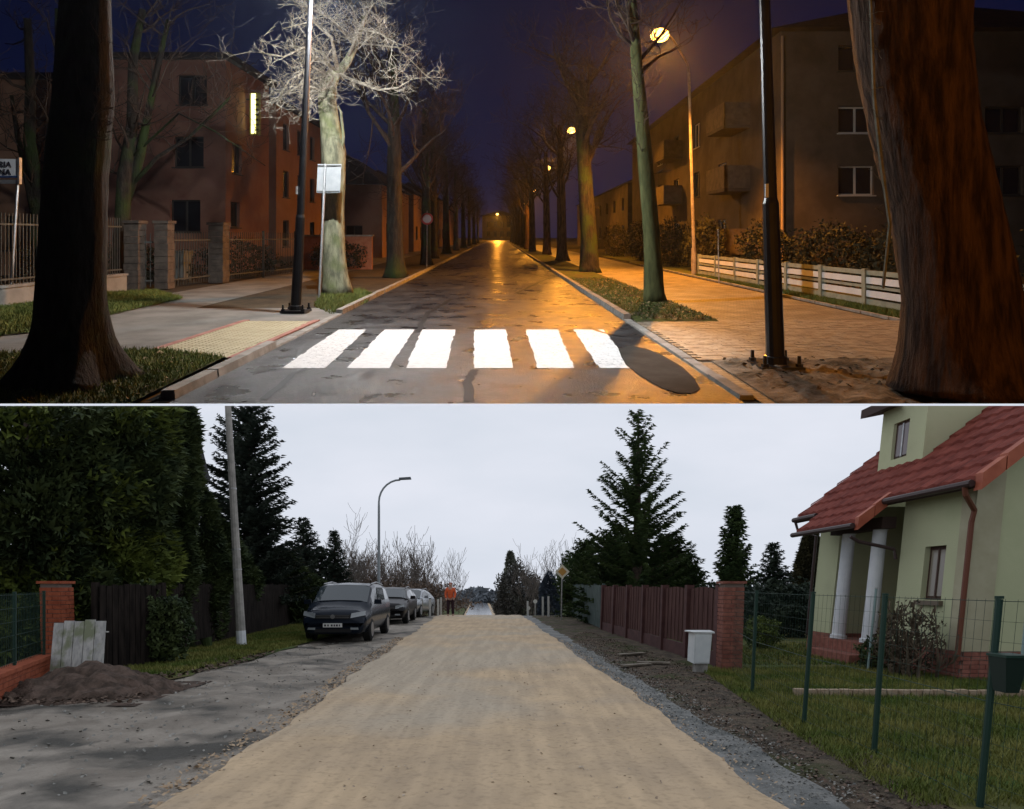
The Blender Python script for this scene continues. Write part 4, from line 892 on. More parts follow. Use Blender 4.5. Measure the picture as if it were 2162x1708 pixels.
litter([(-8.5, 8.6), (-6.2, 9.0), (-5.4, 13), (-5.6, 16), (-6.2, 15), (-6.4, 11), (-9, 10.6)], 1600, .04, 'fallen_leaves', 'fallen leaves and clods at the edge of the left grass verge', dlf, h0=.03)
stone_m = M('grey_stones', (.1, .1, .09), (.3, .29, .26), scale=9, rough=.9)
litter([(-6.5, 5), (-2.4, 5), (-3.2, 20), (-5.3, 20), (-6.2, 10)], 1700, .02, 'stones', 'small stones pressed into the grey dirt verge', stone_m, h0=.004)
litter([(-2.4, 4.8), (2.0, 4.8), (1.5, 14), (-2.8, 14)], 900, .014, 'pebbles', 'small pebbles on the sandy road', M('sand_pebbles', (.2, .15, .1), (.45, .37, .28), scale=12), h0=.045)
litter([(2.05, 4.8), (2.75, 4.8), (2.1, 18), (1.4, 18)], 5000, .013, 'gravel', 'loose blue grey gravel along the sandy road', stone_m, h0=.016)
sclod = M('sand_clods', (.3, .21, .13), (.44, .33, .22), scale=12, rough=.95)
litter([(-2.75, 4.7), (-2.15, 4.7), (-3.0, 20), (-3.5, 20)], 2600, .022, 'sand_clods', 'crumbled sand along the left edge of the sandy road', sclod, h0=.02)
litter([(1.85, 4.7), (2.15, 4.7), (1.45, 20), (1.1, 20)], 1500, .014, 'sand_clods', 'crumbled sand along the right edge of the sandy road', sclod, h0=.03)
# ruts and shallow puddles in the dirt
pm = M('puddle_water', (.07, .068, .058), rough=.45, spec=.4)
for k, (cx, cy_, ax, ay) in enumerate([(395, 1577, 75, 8), (440, 1545, 45, 6), (286, 1648, 22, 5), (130, 1660, 60, 7), (620, 1430, 45, 5), (700, 1400, 30, 4)]):
    break
# dirt heap
m = MB(); n = 30; cxh, cyh = X(165, 9.6), 9.9
def hh_(x, y):
    r = math.hypot((x - cxh) / 1.25, (y - cyh) / 1.1); return max(0, .47 * (1 - r) ** .9 if r < 1 else 0) + (.05 * math.sin(x * 11) * math.sin(y * 13) + .04 * rnd.uniform(-1, 1) if r < 1 else 0)
g = [[(cxh - 1.3 + 2.6 * i / n, cyh - 1.15 + 2.3 * j / n, 0) for i in range(n + 1)] for j in range(n + 1)]
g = [[(a, b, hh_(a, b)) for a, b, c in r] for r in g]
for j in range(n):
    for i in range(n): m.quad(g[j][i], g[j][i + 1], g[j + 1][i + 1], g[j + 1][i])
o = m.build('dirt_heap', M('heap_soil', (.05, .035, .026), (.13, .09, .07), scale=6, rough=1, bump=1, bs=20, bdist=.05, detail=10), at=(cxh, cyh, 0), smooth=True); tag(o, 'heap of dark brown soil in front of the leaning boards', 'dirt heap')
litter([(cxh - 1.3, cyh - 1.25), (cxh + 1.3, cyh - 1.25), (cxh + 1.1, cyh - .3), (cxh - 1.1, cyh - .3)], 500, .035, 'clods', 'clods of soil and leaves at the foot of the dirt heap', dlf, h0=.05)

# --- conifers
def needles(name, a, b, **k): return M(name, a, b, scale=2.2, rough=.75, lo=.35, hi=.65, **k)
ndl = needles('spruce_needles', (.02, .042, .012), (.06, .09, .022)); ndl2 = needles('blue_spruce_needles', (.014, .025, .018), (.04, .055, .035)); thj = needles('thuja_foliage', (.016, .03, .011), (.06, .08, .022)); thj2 = needles('light_thuja_foliage', (.05, .075, .014), (.13, .16, .025))
def spruce(x, y, h, R0, seed, label, mat, base=.3, droop=.15, dens=1.0, sparse=.0, lift=.35, levels=None, group=None, kind='spruce_tree', pw=.85, whorl=7):
    R = np.random.RandomState(seed); RR = random.Random(seed)
    t = thing(kind, label, 'tree', x, y, 0, group); m = MB(); m.tube([(x, y, 0), (x, y, h * .5), (x + .03, y, h)], [R0 * .07 + .03, R0 * .045 + .02, .012], 8); tris = []
    levels = levels or int(h * 4.2); br = MB()
    for i in range(levels):
        tt = i / levels; z = base + (h - base) * tt
        Lm = R0 * (1 - tt) ** pw
        nb = max(4, int(whorl * (1 - tt * .35) * (1 if RR.random() > sparse else .45)))
        for b in range(nb):
            a = RR.uniform(0, 6.283); L = Lm * RR.uniform(.62, 1.12) + .08; el = -droop + (lift + droop) * tt ** .7 + RR.uniform(-.1, .1)
            n = max(4, int(L / .085)); s = np.linspace(.08, 1, n); zz = z + L * (s * math.tan(el) + (s ** 2) * .16) 
            px_ = x + np.cos(a) * L * s; py_ = y + np.sin(a) * L * s
            if L > .5: br.tube([(x, y, z), (x + math.cos(a) * L * .5, y + math.sin(a) * L * .5, z + L * (.5 * math.tan(el) + .04)), (x + math.cos(a) * L, y + math.sin(a) * L, z + L * (math.tan(el) + .16))], [.02, .014, .005], 3, cap=False)
            k = int(n * 3 * dens); idx = R.randint(0, n, k); c = np.stack([px_[idx], py_[idx], zz[idx]], 1) + R.normal(size=(k, 3)) * .03
            sd = R.choice([-1, 1], k); an = a + sd * R.uniform(.5, 1.25, k); ln = (.13 + .22 * (1 - s[idx]) * min(1.3, L)) * R.uniform(.6, 1.3, k) + .05
            d = np.stack([np.cos(an) * ln, np.sin(an) * ln, (R.uniform(-.45, .2, k)) * ln], 1); w = np.stack([-np.sin(an), np.cos(an), np.zeros(k)], 1) * (.026 * R.uniform(.7, 1.5, k))[:, None]; wz = np.stack([np.zeros(k), np.zeros(k), np.full(k, 1.0)], 1) * (.03 * R.uniform(.6, 1.4, k))[:, None]
            tris.append(np.stack([c - w, c + w, c + d], 1)); tris.append(np.stack([c - wz, c + wz, c + d * .9], 1))
    m.build('trunk', twig_dark, t)
    if br.v: br.build('branches', twig_dark, t)
    soup('needles', np.concatenate(tris), mat, t)
    return t
spruce(X(1346, 26), 26, H(866, 26), 2.9, 101, 'large open topped spruce rising behind the brown fence', ndl, base=.4, dens=1.7, sparse=.35, lift=.8, droop=.0, levels=25, pw=.88, whorl=8)
spruce(X(1240, 33), 33, H(1140, 33), 1.6, 130, 'low spruce at the left flank of the big spruce, by the diamond sign', ndl, base=.1, dens=1.6, lift=.6, levels=26, whorl=11, pw=.6)
spruce(X(1415, 27), 27.5, H(1130, 27), 1.9, 131, 'low broad spruce right of the big spruce trunk', ndl, base=.1, dens=1.7, lift=.6, levels=26, whorl=11, pw=.6)
spruce(X(1300, 28), 28, H(1120, 28), 1.8, 132, 'low broad spruce left of the big spruce trunk', ndl, base=.1, dens=1.7, lift=.6, levels=26, whorl=11, pw=.6)
spruce(X(1462, 27), 28, H(1175, 28), 1.2, 133, 'lowest spruce at the right flank of the big spruce', ndl, base=.1, dens=1.6, lift=.6, levels=20, whorl=10, pw=.6)
spruce(X(522, 25), 25, H(800, 25), 2.5, 102, 'tall dark spruce behind the utility pole on the left', ndl2, base=.6, dens=1.5, lift=.45, droop=.1, levels=44, pw=.72, whorl=10)
spruce(X(640, 33), 33, H(1092, 33), 1.7, 103, 'smaller spruce behind the dark minivan', ndl2, base=.4, lift=.4, whorl=9, dens=1.3, levels=30)
spruce(X(706, 35), 35, H(1118, 35), 1.2, 104, 'slim pointed spruce right of the smaller one, behind the cars', ndl2, base=.3, lift=.4, whorl=8, dens=1.2, levels=28)
spruce(X(672, 34), 34.5, H(1150, 34), 1.6, 114, 'low spruce between the two behind the cars', ndl2, base=.2, lift=.3, whorl=9, dens=1.3, levels=24)
spruce(X(1633, 30), 30, H(1145, 30), 1.3, 105, 'small pointed blue spruce left of the green house', ndl2, base=.2, lift=.3, whorl=8, dens=1.2, levels=26)
spruce(X(1600, 31), 32, H(1200, 31), 1.5, 106, 'low dark spruce behind the pointed blue spruce', ndl2, base=.2, whorl=9)
spruce(X(1668, 31), 31, H(1205, 31), 1.3, 107, 'low dark spruce between the blue spruce and the green house', ndl2, base=.2, whorl=9)
def column(x, y, r, h, seed, label, mat, n, fans=.09, base=.15, tip=.55, kind='thuja_tree', group=None, mats2=None, frac=.3, ex=.6):
    R = np.random.RandomState(seed); t = thing(kind, label, 'tree', x, y, 0, group)
    z = R.uniform(0, 1, n) ** .9; a = R.uniform(0, 6.283, n); prof = np.where(z < tip, .8 + .2 * np.sin(z / tip * 1.57), np.clip((1 - z) / (1 - tip), 0, 1) ** ex)
    lump = 1 + (.13 if ex < .9 else .22) * np.sin(a * 5 + z * h * 2.2 + seed) + .1 * np.sin(a * 3 - z * h * 3.1)
    rr = r * prof * lump * R.uniform(.55, 1.0, n) ** .5; c = np.stack([x + np.cos(a) * rr, y + np.sin(a) * rr, base + z * (h - base)], 1)
    out = np.stack([np.cos(a), np.sin(a), R.uniform(-.5, .9, n)], 1) + R.normal(size=(n, 3)) * .35; out /= np.linalg.norm(out, axis=1)[:, None]
    sd = np.cross(out, R.normal(size=(n, 3))); sd /= np.linalg.norm(sd, axis=1)[:, None]; sz = fans * R.uniform(.6, 1.9, (n, 1))
    tr = np.concatenate([np.stack([c - sd * sz * .35, c + sd * sz * .35, c + out * sz * 1.5], 1), np.stack([c, c + (out + sd * .9) * sz, c + (out * .3 + sd) * sz * .9], 1)])
    pick = np.sin(c[:, 0] * 1.9 + seed) * np.sin(c[:, 2] * 1.6 + seed * 2) + .3 * R.normal(size=n) > (1 - 2 * frac)
    pk = np.concatenate([pick, pick])
    soup('foliage', tr[~pk], mat, t)
    if mats2 and pk.any(): soup('light_foliage', tr[pk], mats2, t)
    m = MB(); m.tube([(x, y, 0), (x, y, h * .9)], [r * .12, .03], 8); m.build('trunk', twig_dark, t); return t
column(X(60, 13.5), 13.5, 1.9, 7.5, 201, 'broad dark thuja at the far left behind the brick pillar', thj, 46000, tip=.7, mats2=thj2, frac=.3, fans=.1)
column(X(225, 14.4), 14.4, 1.3, 7.5, 202, 'yellowish green thuja left of the dark house gable', thj, 34000, tip=.7, mats2=thj2, frac=.36, fans=.1)
column(X(330, 16.0), 16.2, .78, 7.6, 203, 'dark thuja before the steep black roof edge', thj, 30000, tip=.7, frac=.0, fans=.09)
column(X(395, 18), 18.2, .95, H(1010, 18), 204, 'lower dark thuja between the roof edge and the utility pole', thj, 26000, tip=.5, fans=.09)
column(X(448, 21), 21.5, 1.1, H(1100, 21), 205, 'low dark thuja right behind the utility pole', thj, 18000, tip=.5, fans=.09)
column(X(590, 27), 27, 1.6, H(1165, 27), 206, 'wide dark conifer above the fence left of the minivan', thj, 18000, tip=.5, fans=.1)
spruce(X(1550, 25), 25, H(1078, 25), .85, 207, 'slim cone shaped conifer behind the brick pillar', ndl, base=.1, dens=1.7, lift=1.0, droop=-.3, levels=34, whorl=10, pw=.7)
column(X(1712, 23), 23.0, .62, H(1120, 23), 208, 'brown green thuja touching the corner of the green house', M('brown_green_foliage', (.03, .03, .014), (.07, .06, .025), scale=3), 12000, tip=.2, fans=.08)
# dark gable roof rising behind the thujas
t = thing('dark_house', 'house with a steep black roof edge behind the left thujas', 'house', X(300, 19), 19)
m = MB(); ya = 18.9; m.add([(X(60, ya), ya, 2.2), (X(425, ya), ya, H(1010, ya)), (X(385, ya), ya, H(850, ya)), (X(350, ya), ya, H(730, ya)), (X(60, ya), ya, 8.5)] + [(X(60, ya), ya + .6, 2.2), (X(425, ya), ya + .6, H(1010, ya)), (X(385, ya), ya + .6, H(850, ya)), (X(350, ya), ya + .6, H(730, ya)), (X(60, ya), ya + .6, 8.5)], [(0, 1, 2, 3, 4), (9, 8, 7, 6, 5), (0, 5, 6, 1), (1, 6, 7, 2), (2, 7, 8, 3), (3, 8, 9, 4)]); m.build('roof', M('black_roof', (.012, .012, .014), rough=.8), t)
m = MB(); m.box(X(60, ya), X(400, ya), ya + .1, ya + .5, 0, 2.6); m.build('wall', M('dark_grey_wall', (.1, .09, .08), rough=.9), t)  # plain dark grey wall below the roof

# --- bare trees and shrubs far off
greytw = M('grey_brown_twig', (.1, .085, .075), (.2, .17, .15), scale=3, rough=1); redtw = M('reddish_twig', (.11, .08, .06), (.19, .14, .11), scale=3, rough=1)
def bare(x, y, h, seed, label, mat, stems=5, kids=(5, 4, 3), sp=.35, group=None, name='bare_tree'):
    R = random.Random(seed); t = thing(name, label, 'tree' if name == 'bare_tree' else 'shrub', x, y, 0, group); m = MB()
    for i in range(stems): grow(m, (x + R.uniform(-.3, .3), y + R.uniform(-.3, .3), 0), (R.uniform(-sp, sp), R.uniform(-sp, sp), 1), h * R.uniform(.55, .8), .035, 3, R, up=.9, wig=.18, kids=kids, minr=.011)
    m.build('branches', mat, t); return t
for k, (px_, y, top) in enumerate([(742, 40, 1165), (775, 44, 1180), (805, 42, 1195), (835, 46, 1185), (868, 44, 1165), (895, 47, 1205), (762, 50, 1150), (850, 54, 1200), (920, 48, 1235)]):
    bare(X(px_, y), y, H(top, y) - float(gh(y)), 300 + k, ['bare shrub just right of the slim spruce', 'brown bare shrub behind the parked cars', 'bare shrub beneath the lamp post', 'brown bare shrub right of the lamp post', 'tallest bare shrub right of the lamp post', 'bare shrub left of the worker in orange', 'thin bare tree rising over the parked cars', 'far bare shrub over the silver car', 'low bare shrub beside the worker'][k], redtw if k % 2 else greytw, stems=8, name='bare_shrub', sp=.5, group='bare shrubs behind the parked cars')
bare(X(962, 62), 62, H(1185, 62) + 2.6, 320, 'bare tree rising behind the worker in orange', greytw, stems=4, sp=.2)
bush(X(800, 40), 41, 5, 1.5, 2.6, 330, 'brown tangle of undergrowth behind the parked cars', 'undergrowth_bush', redtw, n=9000, s=.07)
column(X(1078, 62), 62, 1.0, H(1165, 62) + 2.6, 340, 'slender grey poplar at the right of the crest', M('poplar_twigs', (.1, .11, .085), (.18, .19, .15), scale=2), 5000, tip=.3, fans=.12, kind='poplar_tree')
bush(X(1095, 56), 56, 1.9, 1.5, 5.6, 341, 'dark shrub mass below the grey poplar', 'far_bush', M('far_dark_shrub', (.05, .05, .045), (.1, .095, .085), scale=2), n=9000, s=.09)
bush(X(1065, 58), 57, .9, 1.2, 3.6, 342, 'small dark shrub left of the grey poplar', 'far_bush', bpy.data.materials['far_dark_shrub'], n=4000, s=.08)
bare(X(1180, 50), 50, H(1158, 50) + 2.3, 343, 'bare birch rising behind the diamond sign', greytw, stems=3, sp=.15)
bare(X(1122, 54), 54, H(1210, 54) + 2.5, 344, 'thin bare tree right of the dark shrub mass', greytw, stems=4, sp=.2)
column(X(1160, 44), 44, .75, H(1212, 44) + 1.2, 345, 'bluish conifer left of the diamond sign', M('bluish_foliage', (.04, .055, .075), (.08, .1, .13), scale=2), 6000, tip=.3, fans=.09, kind='blue_conifer')
bush(X(1222, 34), 36.5, .9, 1.0, 3.4, 346, 'green conifer bush behind the diamond sign', 'conifer_bush', ndl, n=8000, s=.06)
# far tree line
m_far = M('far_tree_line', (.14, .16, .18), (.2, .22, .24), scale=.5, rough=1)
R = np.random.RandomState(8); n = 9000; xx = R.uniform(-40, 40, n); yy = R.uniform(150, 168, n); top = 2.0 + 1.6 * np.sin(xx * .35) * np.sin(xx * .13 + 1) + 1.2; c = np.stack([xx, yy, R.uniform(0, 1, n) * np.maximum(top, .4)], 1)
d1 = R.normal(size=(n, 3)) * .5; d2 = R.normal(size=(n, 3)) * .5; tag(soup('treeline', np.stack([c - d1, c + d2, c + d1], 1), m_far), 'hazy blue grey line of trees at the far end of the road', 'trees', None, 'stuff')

# --- left boundary: brick pillar, low brick wall, dark fences, boards
bo = M('orange_brick', (.24, .055, .024), (.33, .085, .038), scale=7, rough=.85, bump=.4, bs=40); mort = M('mortar', (.16, .12, .1), rough=.95); bd = M('dark_red_brick', (.16, .055, .04), (.26, .1, .07), scale=7, rough=.85, bump=.4, bs=40)
def brick_pier(name, label, x, y, w, h, bm, mm, lean=0.0, cw=.25, bh=.068, group=None, cat='pillar'):
    t = thing(name, label, cat, x, y, 0, group); m = MB(); m.hexa([(x - w / 2 + .012, y - w / 2 + .012, 0), (x + w / 2 - .012, y - w / 2 + .012, 0), (x + w / 2 - .012, y + w / 2 - .012, 0), (x - w / 2 + .012, y + w / 2 - .012, 0),
        (x - w / 2 + .012 + lean * h, y - w / 2 + .012, h), (x + w / 2 - .012 + lean * h, y - w / 2 + .012, h), (x + w / 2 - .012 + lean * h, y + w / 2 - .012, h), (x - w / 2 + .012 + lean * h, y + w / 2 - .012, h)]); m.build('core', mm, t)
    z = .005; k = 0; cache = {}
    while z < h - bh:
        L = lean * z; segs = [(-w / 2, -w / 2 + w * .62), (-w / 2 + w * .62, w / 2)] if k % 2 else [(-w / 2, -w / 2 + w * .38), (-w / 2 + w * .38, w / 2)]
        for a, b in segs:
            key = (round(b - a, 3))
            if key not in cache:
                q = MB(); q.box(-(b - a) / 2 + .005, (b - a) / 2 - .005, 0, .05, 0, bh); v = np.array(q.v); v[:, 2] += slope() * v[:, 1]; me = bpy.data.meshes.new('brick'); me.from_pydata(v.tolist(), [], q.f); me.materials.append(bm); cache[key] = me
                q = MB(); q.box(0, .05, -(b - a) / 2 + .005, (b - a) / 2 - .005, 0, bh); v = np.array(q.v); v[:, 2] += slope() * v[:, 1]; me = bpy.data.meshes.new('brick'); me.from_pydata(v.tolist(), [], q.f); me.materials.append(bm); cache[('s', key)] = me
            o = bpy.data.objects.new('brick', cache[key]); COL.objects.link(o); o.parent = t; o.location = Wp(x + (a + b) / 2 + L, y - w / 2 - .001 + rnd.uniform(-.002, .002), z) - wloc(t)
            xs = x - w / 2 - .001 if x > 0 else x + w / 2 - .049
            o = bpy.data.objects.new('brick', cache[('s', key)]); COL.objects.link(o); o.parent = t; o.location = Wp(xs + L + rnd.uniform(-.002, .002), y + (a + b) / 2 + .02, z) - wloc(t)
        z += bh + .01; k += 1
    m = MB(); L = lean * h; m.box(x - w / 2 - .03 + L, x + w / 2 + .03 + L, y - w / 2 - .03, y + w / 2 + .03, h + .003, h + .05); m.build('cap', bm, t); return t
brick_pier('brick_pillar', 'orange brick pillar at the left beside the leaning boards', X(116, 11.8), 11.9, .36, 1.62, bo, mort, -.03)
t = thing('brick_wall', 'low orange brick wall at the lower left edge', 'wall', X(60, 10.5), 10.5)
pa, pb = (X(-60, 8.3), 8.3), (X(96, 11.5), 11.5); L = math.hypot(pb[0] - pa[0], pb[1] - pa[1]); nb = int(L / .26); ux, uy = (pb[0] - pa[0]) / L, (pb[1] - pa[1]) / L
m = MB(); ox, oy = uy * .0, 0
def wb_(m, s0, s1, z0, z1, d0, d1):
    P = lambda s, d, z: (pa[0] + ux * s + uy * d, pa[1] + uy * s - ux * d, z)
    m.hexa([P(s0, d0, z0), P(s1, d0, z0), P(s1, d1, z0), P(s0, d1, z0), P(s0, d0, z1), P(s1, d0, z1), P(s1, d1, z1), P(s0, d1, z1)])
wb_(m, 0, L, 0, .34, -.1, .1); m.build('core', mort, t)
for c_ in range(4):
    for i in range(nb + 1):
        s0 = max(0, (i - .5 * (c_ % 2)) * .26); s1 = min(L, (i + 1 - .5 * (c_ % 2)) * .26 - .01)
        if s1 - s0 < .04: continue
        q = MB(); wb_(q, s0, s1, .01 + c_ * .083, .083 + c_ * .083, .095 + rnd.uniform(0, .004), .115); q.build('brick', bo, t)
q = MB(); wb_(q, -.02, L, .343, .4, -.13, .14); q.build('coping', bo, t)
# mesh fence panel with climbing hedge behind the brick wall
bush(X(-20, 12.2), 12.6, 1.0, .35, 1.9, 402, 'dark hedge behind the low orange brick wall', 'hedge', thj2, n=9000, s=.05)
grn = M('green_wire', (.015, .04, .03), rough=.5); 
t = thing('wire_fence', 'dark wire fence standing on the low orange brick wall', 'fence', pa[0], pa[1], .4)
for s0 in (.05, L * .5, L - .1): q = MB(); wb_(q, s0 - .02, s0 + .02, .4, 1.5, -.02, .02); q.build('post', grn, t)
q = MB()
for i in range(int(L / .08)): wb_(q, i * .08, i * .08 + .006, .42, 1.48, -.003, .003)
for i in range(6): wb_(q, 0, L, .45 + i * .2, .457 + i * .2, .004, .01)
q.build('mesh', grn, t)
# grey weathered boards leaning on the pillar
brd = M('weathered_board', (.3, .3, .29), (.46, .45, .42), scale=6, st=(3, 3, .6), rough=.9, bump=.5, bs=20, c3=(.2, .22, .14), s3=3, lo3=.52, hi3=.62)
t = thing('wooden_hoarding', 'panel of weathered grey boards leaning beside the orange brick pillar', 'boards', X(165, 11.1), 11.1)
for k in range(5):
    xa = -7.72 + k * .178; w = .165; lean = -.1; j = rnd.uniform(-.03, .03); m = MB()
    m.hexa([(xa, 11.05, 0), (xa + w, 11.05, 0), (xa + w, 11.08, 0), (xa, 11.08, 0), (xa + lean, 11.32, .98 + j), (xa + w + lean, 11.32, .98 + j), (xa + w + lean, 11.35, .98 + j), (xa + lean, 11.35, .98 + j)]); m.build('board', brd, t)
for z in (.22, .8): m = MB(); m.bar((-7.74 - z * .1, 11.10 + z * .28, z), (-6.82 - z * .1, 11.10 + z * .28, z), .06, .02); m.build('batten', brd, t)
# dark fences
dkf = M('dark_fence_board', (.012, .01, .009), (.028, .022, .019), scale=4, st=(3, 3, .5), rough=.95, bump=.4, spec=.05)
def board_fence(label, x0, y0, x1, y1, h, mat, w=.13, gap=.012, name='board_fence', post=None, rails=True, z0=.06):
    t = thing(name, label, 'fence', x0, y0); L = math.hypot(x1 - x0, y1 - y0); ux, uy = (x1 - x0) / L, (y1 - y0) / L; s = 0
    def hx(m, s0, s1, d0, d1, za, zb): P = lambda s, d, z: (x0 + ux * s - uy * d, y0 + uy * s + ux * d, z); m.hexa([P(s0, d0, za), P(s1, d0, za), P(s1, d1, za), P(s0, d1, za), P(s0, d0, zb), P(s1, d0, zb), P(s1, d1, zb), P(s0, d1, zb)])
    while s < L:
        m = MB(); hx(m, s, min(L, s + w - gap), 0, .022, z0, h + rnd.uniform(-.02, .02)); m.build('board', mat, t); s += w
    for z in (.35, h - .3): m = MB(); hx(m, 0, L, .024, .06, z, z + .08); m.build('rail', mat, t)
    n = max(1, round(L / 2.2))
    for i in range(n + 1): m = MB(); hx(m, L * i / n - .05, L * i / n + .05, .062, .16, 0, h + .05); m.build('post', post or mat, t)
    return t
board_fence('near black board fence right of the leaning boards', X(212, 12.0), 12.0, X(352, 13.5), 13.5, 1.6, dkf)
board_fence('long black board fence behind the utility pole', X(362, 15.2), 15.2, X(612, 25.8), 25.8, 1.62, dkf)
board_fence('reddish brown board fence end behind the minivan', X(600, 26.0), 26.0, X(655, 31), 31, 1.62, M('red_brown_board', (.06, .02, .02), (.09, .035, .03), scale=4, rough=.9), name='board_fence')
bush(X(280, 12.8), 13.3, .8, .35, 1.5, 404, 'hanging dark ivy over the near black fence', 'ivy_bush', thj, n=6000, s=.045)
t = thing('stump', 'short dark tree stump in the grass near the utility pole', 'stump', X(440, 16.6), 16.6)
m = MB(); xx = X(440, 16.6); m.tube([(xx, 16.6, 0), (xx - .06, 16.6, .28)], [.1, .14], 9); m.build('stump_body', bark_dark, t)

# --- utility pole
yp = 17.3; t = thing('utility_pole', 'concrete utility pole with white painted foot on the left verge', 'pole', X(510, yp), yp)
xb, xt = X(510, yp), X(481, yp); ht = 6.6; P = lambda f: (xb + (xt - xb) * f / .96, yp, ht * f)
m = MB(); m.tube([P(0), P(.062)], [.125, .123], 10); m.build('white_foot', M('whitewash', (.6, .63, .66), (.7, .72, .74), scale=8, rough=.8), t)
m = MB(); m.tube([P(.0621), P(.5), P(1)], [.12, .095, .075], 10); m.build('shaft', conc_pole, t)
for f in (.38, .62, .3): m = MB(); a = P(f); b = P(f + .006); m.tube([a, b], [.112 - .04 * f + .012] * 2, 10); m.build('band', steel, t)
# --- street lamp (unlit)
yl = 33.0; xl = X(800, yl); t = thing('street_lamp', 'tall grey street lamp with curved arm above the parked cars', 'street lamp', xl, yl)
pts = [(xl, yl, 0), (xl, yl, H(1070, yl))]
for k in range(8):
    a = k / 7 * math.pi / 2; pts.append((xl + (X(845, yl) - xl) * (1 - math.cos(a)), yl, H(1060, yl) + (H(1013, yl) - H(1060, yl)) * math.sin(a)))
m = MB(); m.tube(pts, [.085, .06] + [.05] * 8, 8); m.build('pole', M('grey_lamp_pole', (.3, .33, .35), rough=.5), t)
m = MB(); z = H(1011, yl); m.hexa([(X(843, yl), yl - .12, z - .05), (X(868, yl), yl - .12, z - .02), (X(868, yl), yl + .12, z - .02), (X(843, yl), yl + .12, z - .05), (X(843, yl), yl - .1, z + .05), (X(867, yl), yl - .08, z + .09), (X(867, yl), yl + .08, z + .09), (X(843, yl), yl + .1, z + .05)]); m.build('lamp_head', M('dark_lamp_head', (.08, .09, .1), rough=.5), t)

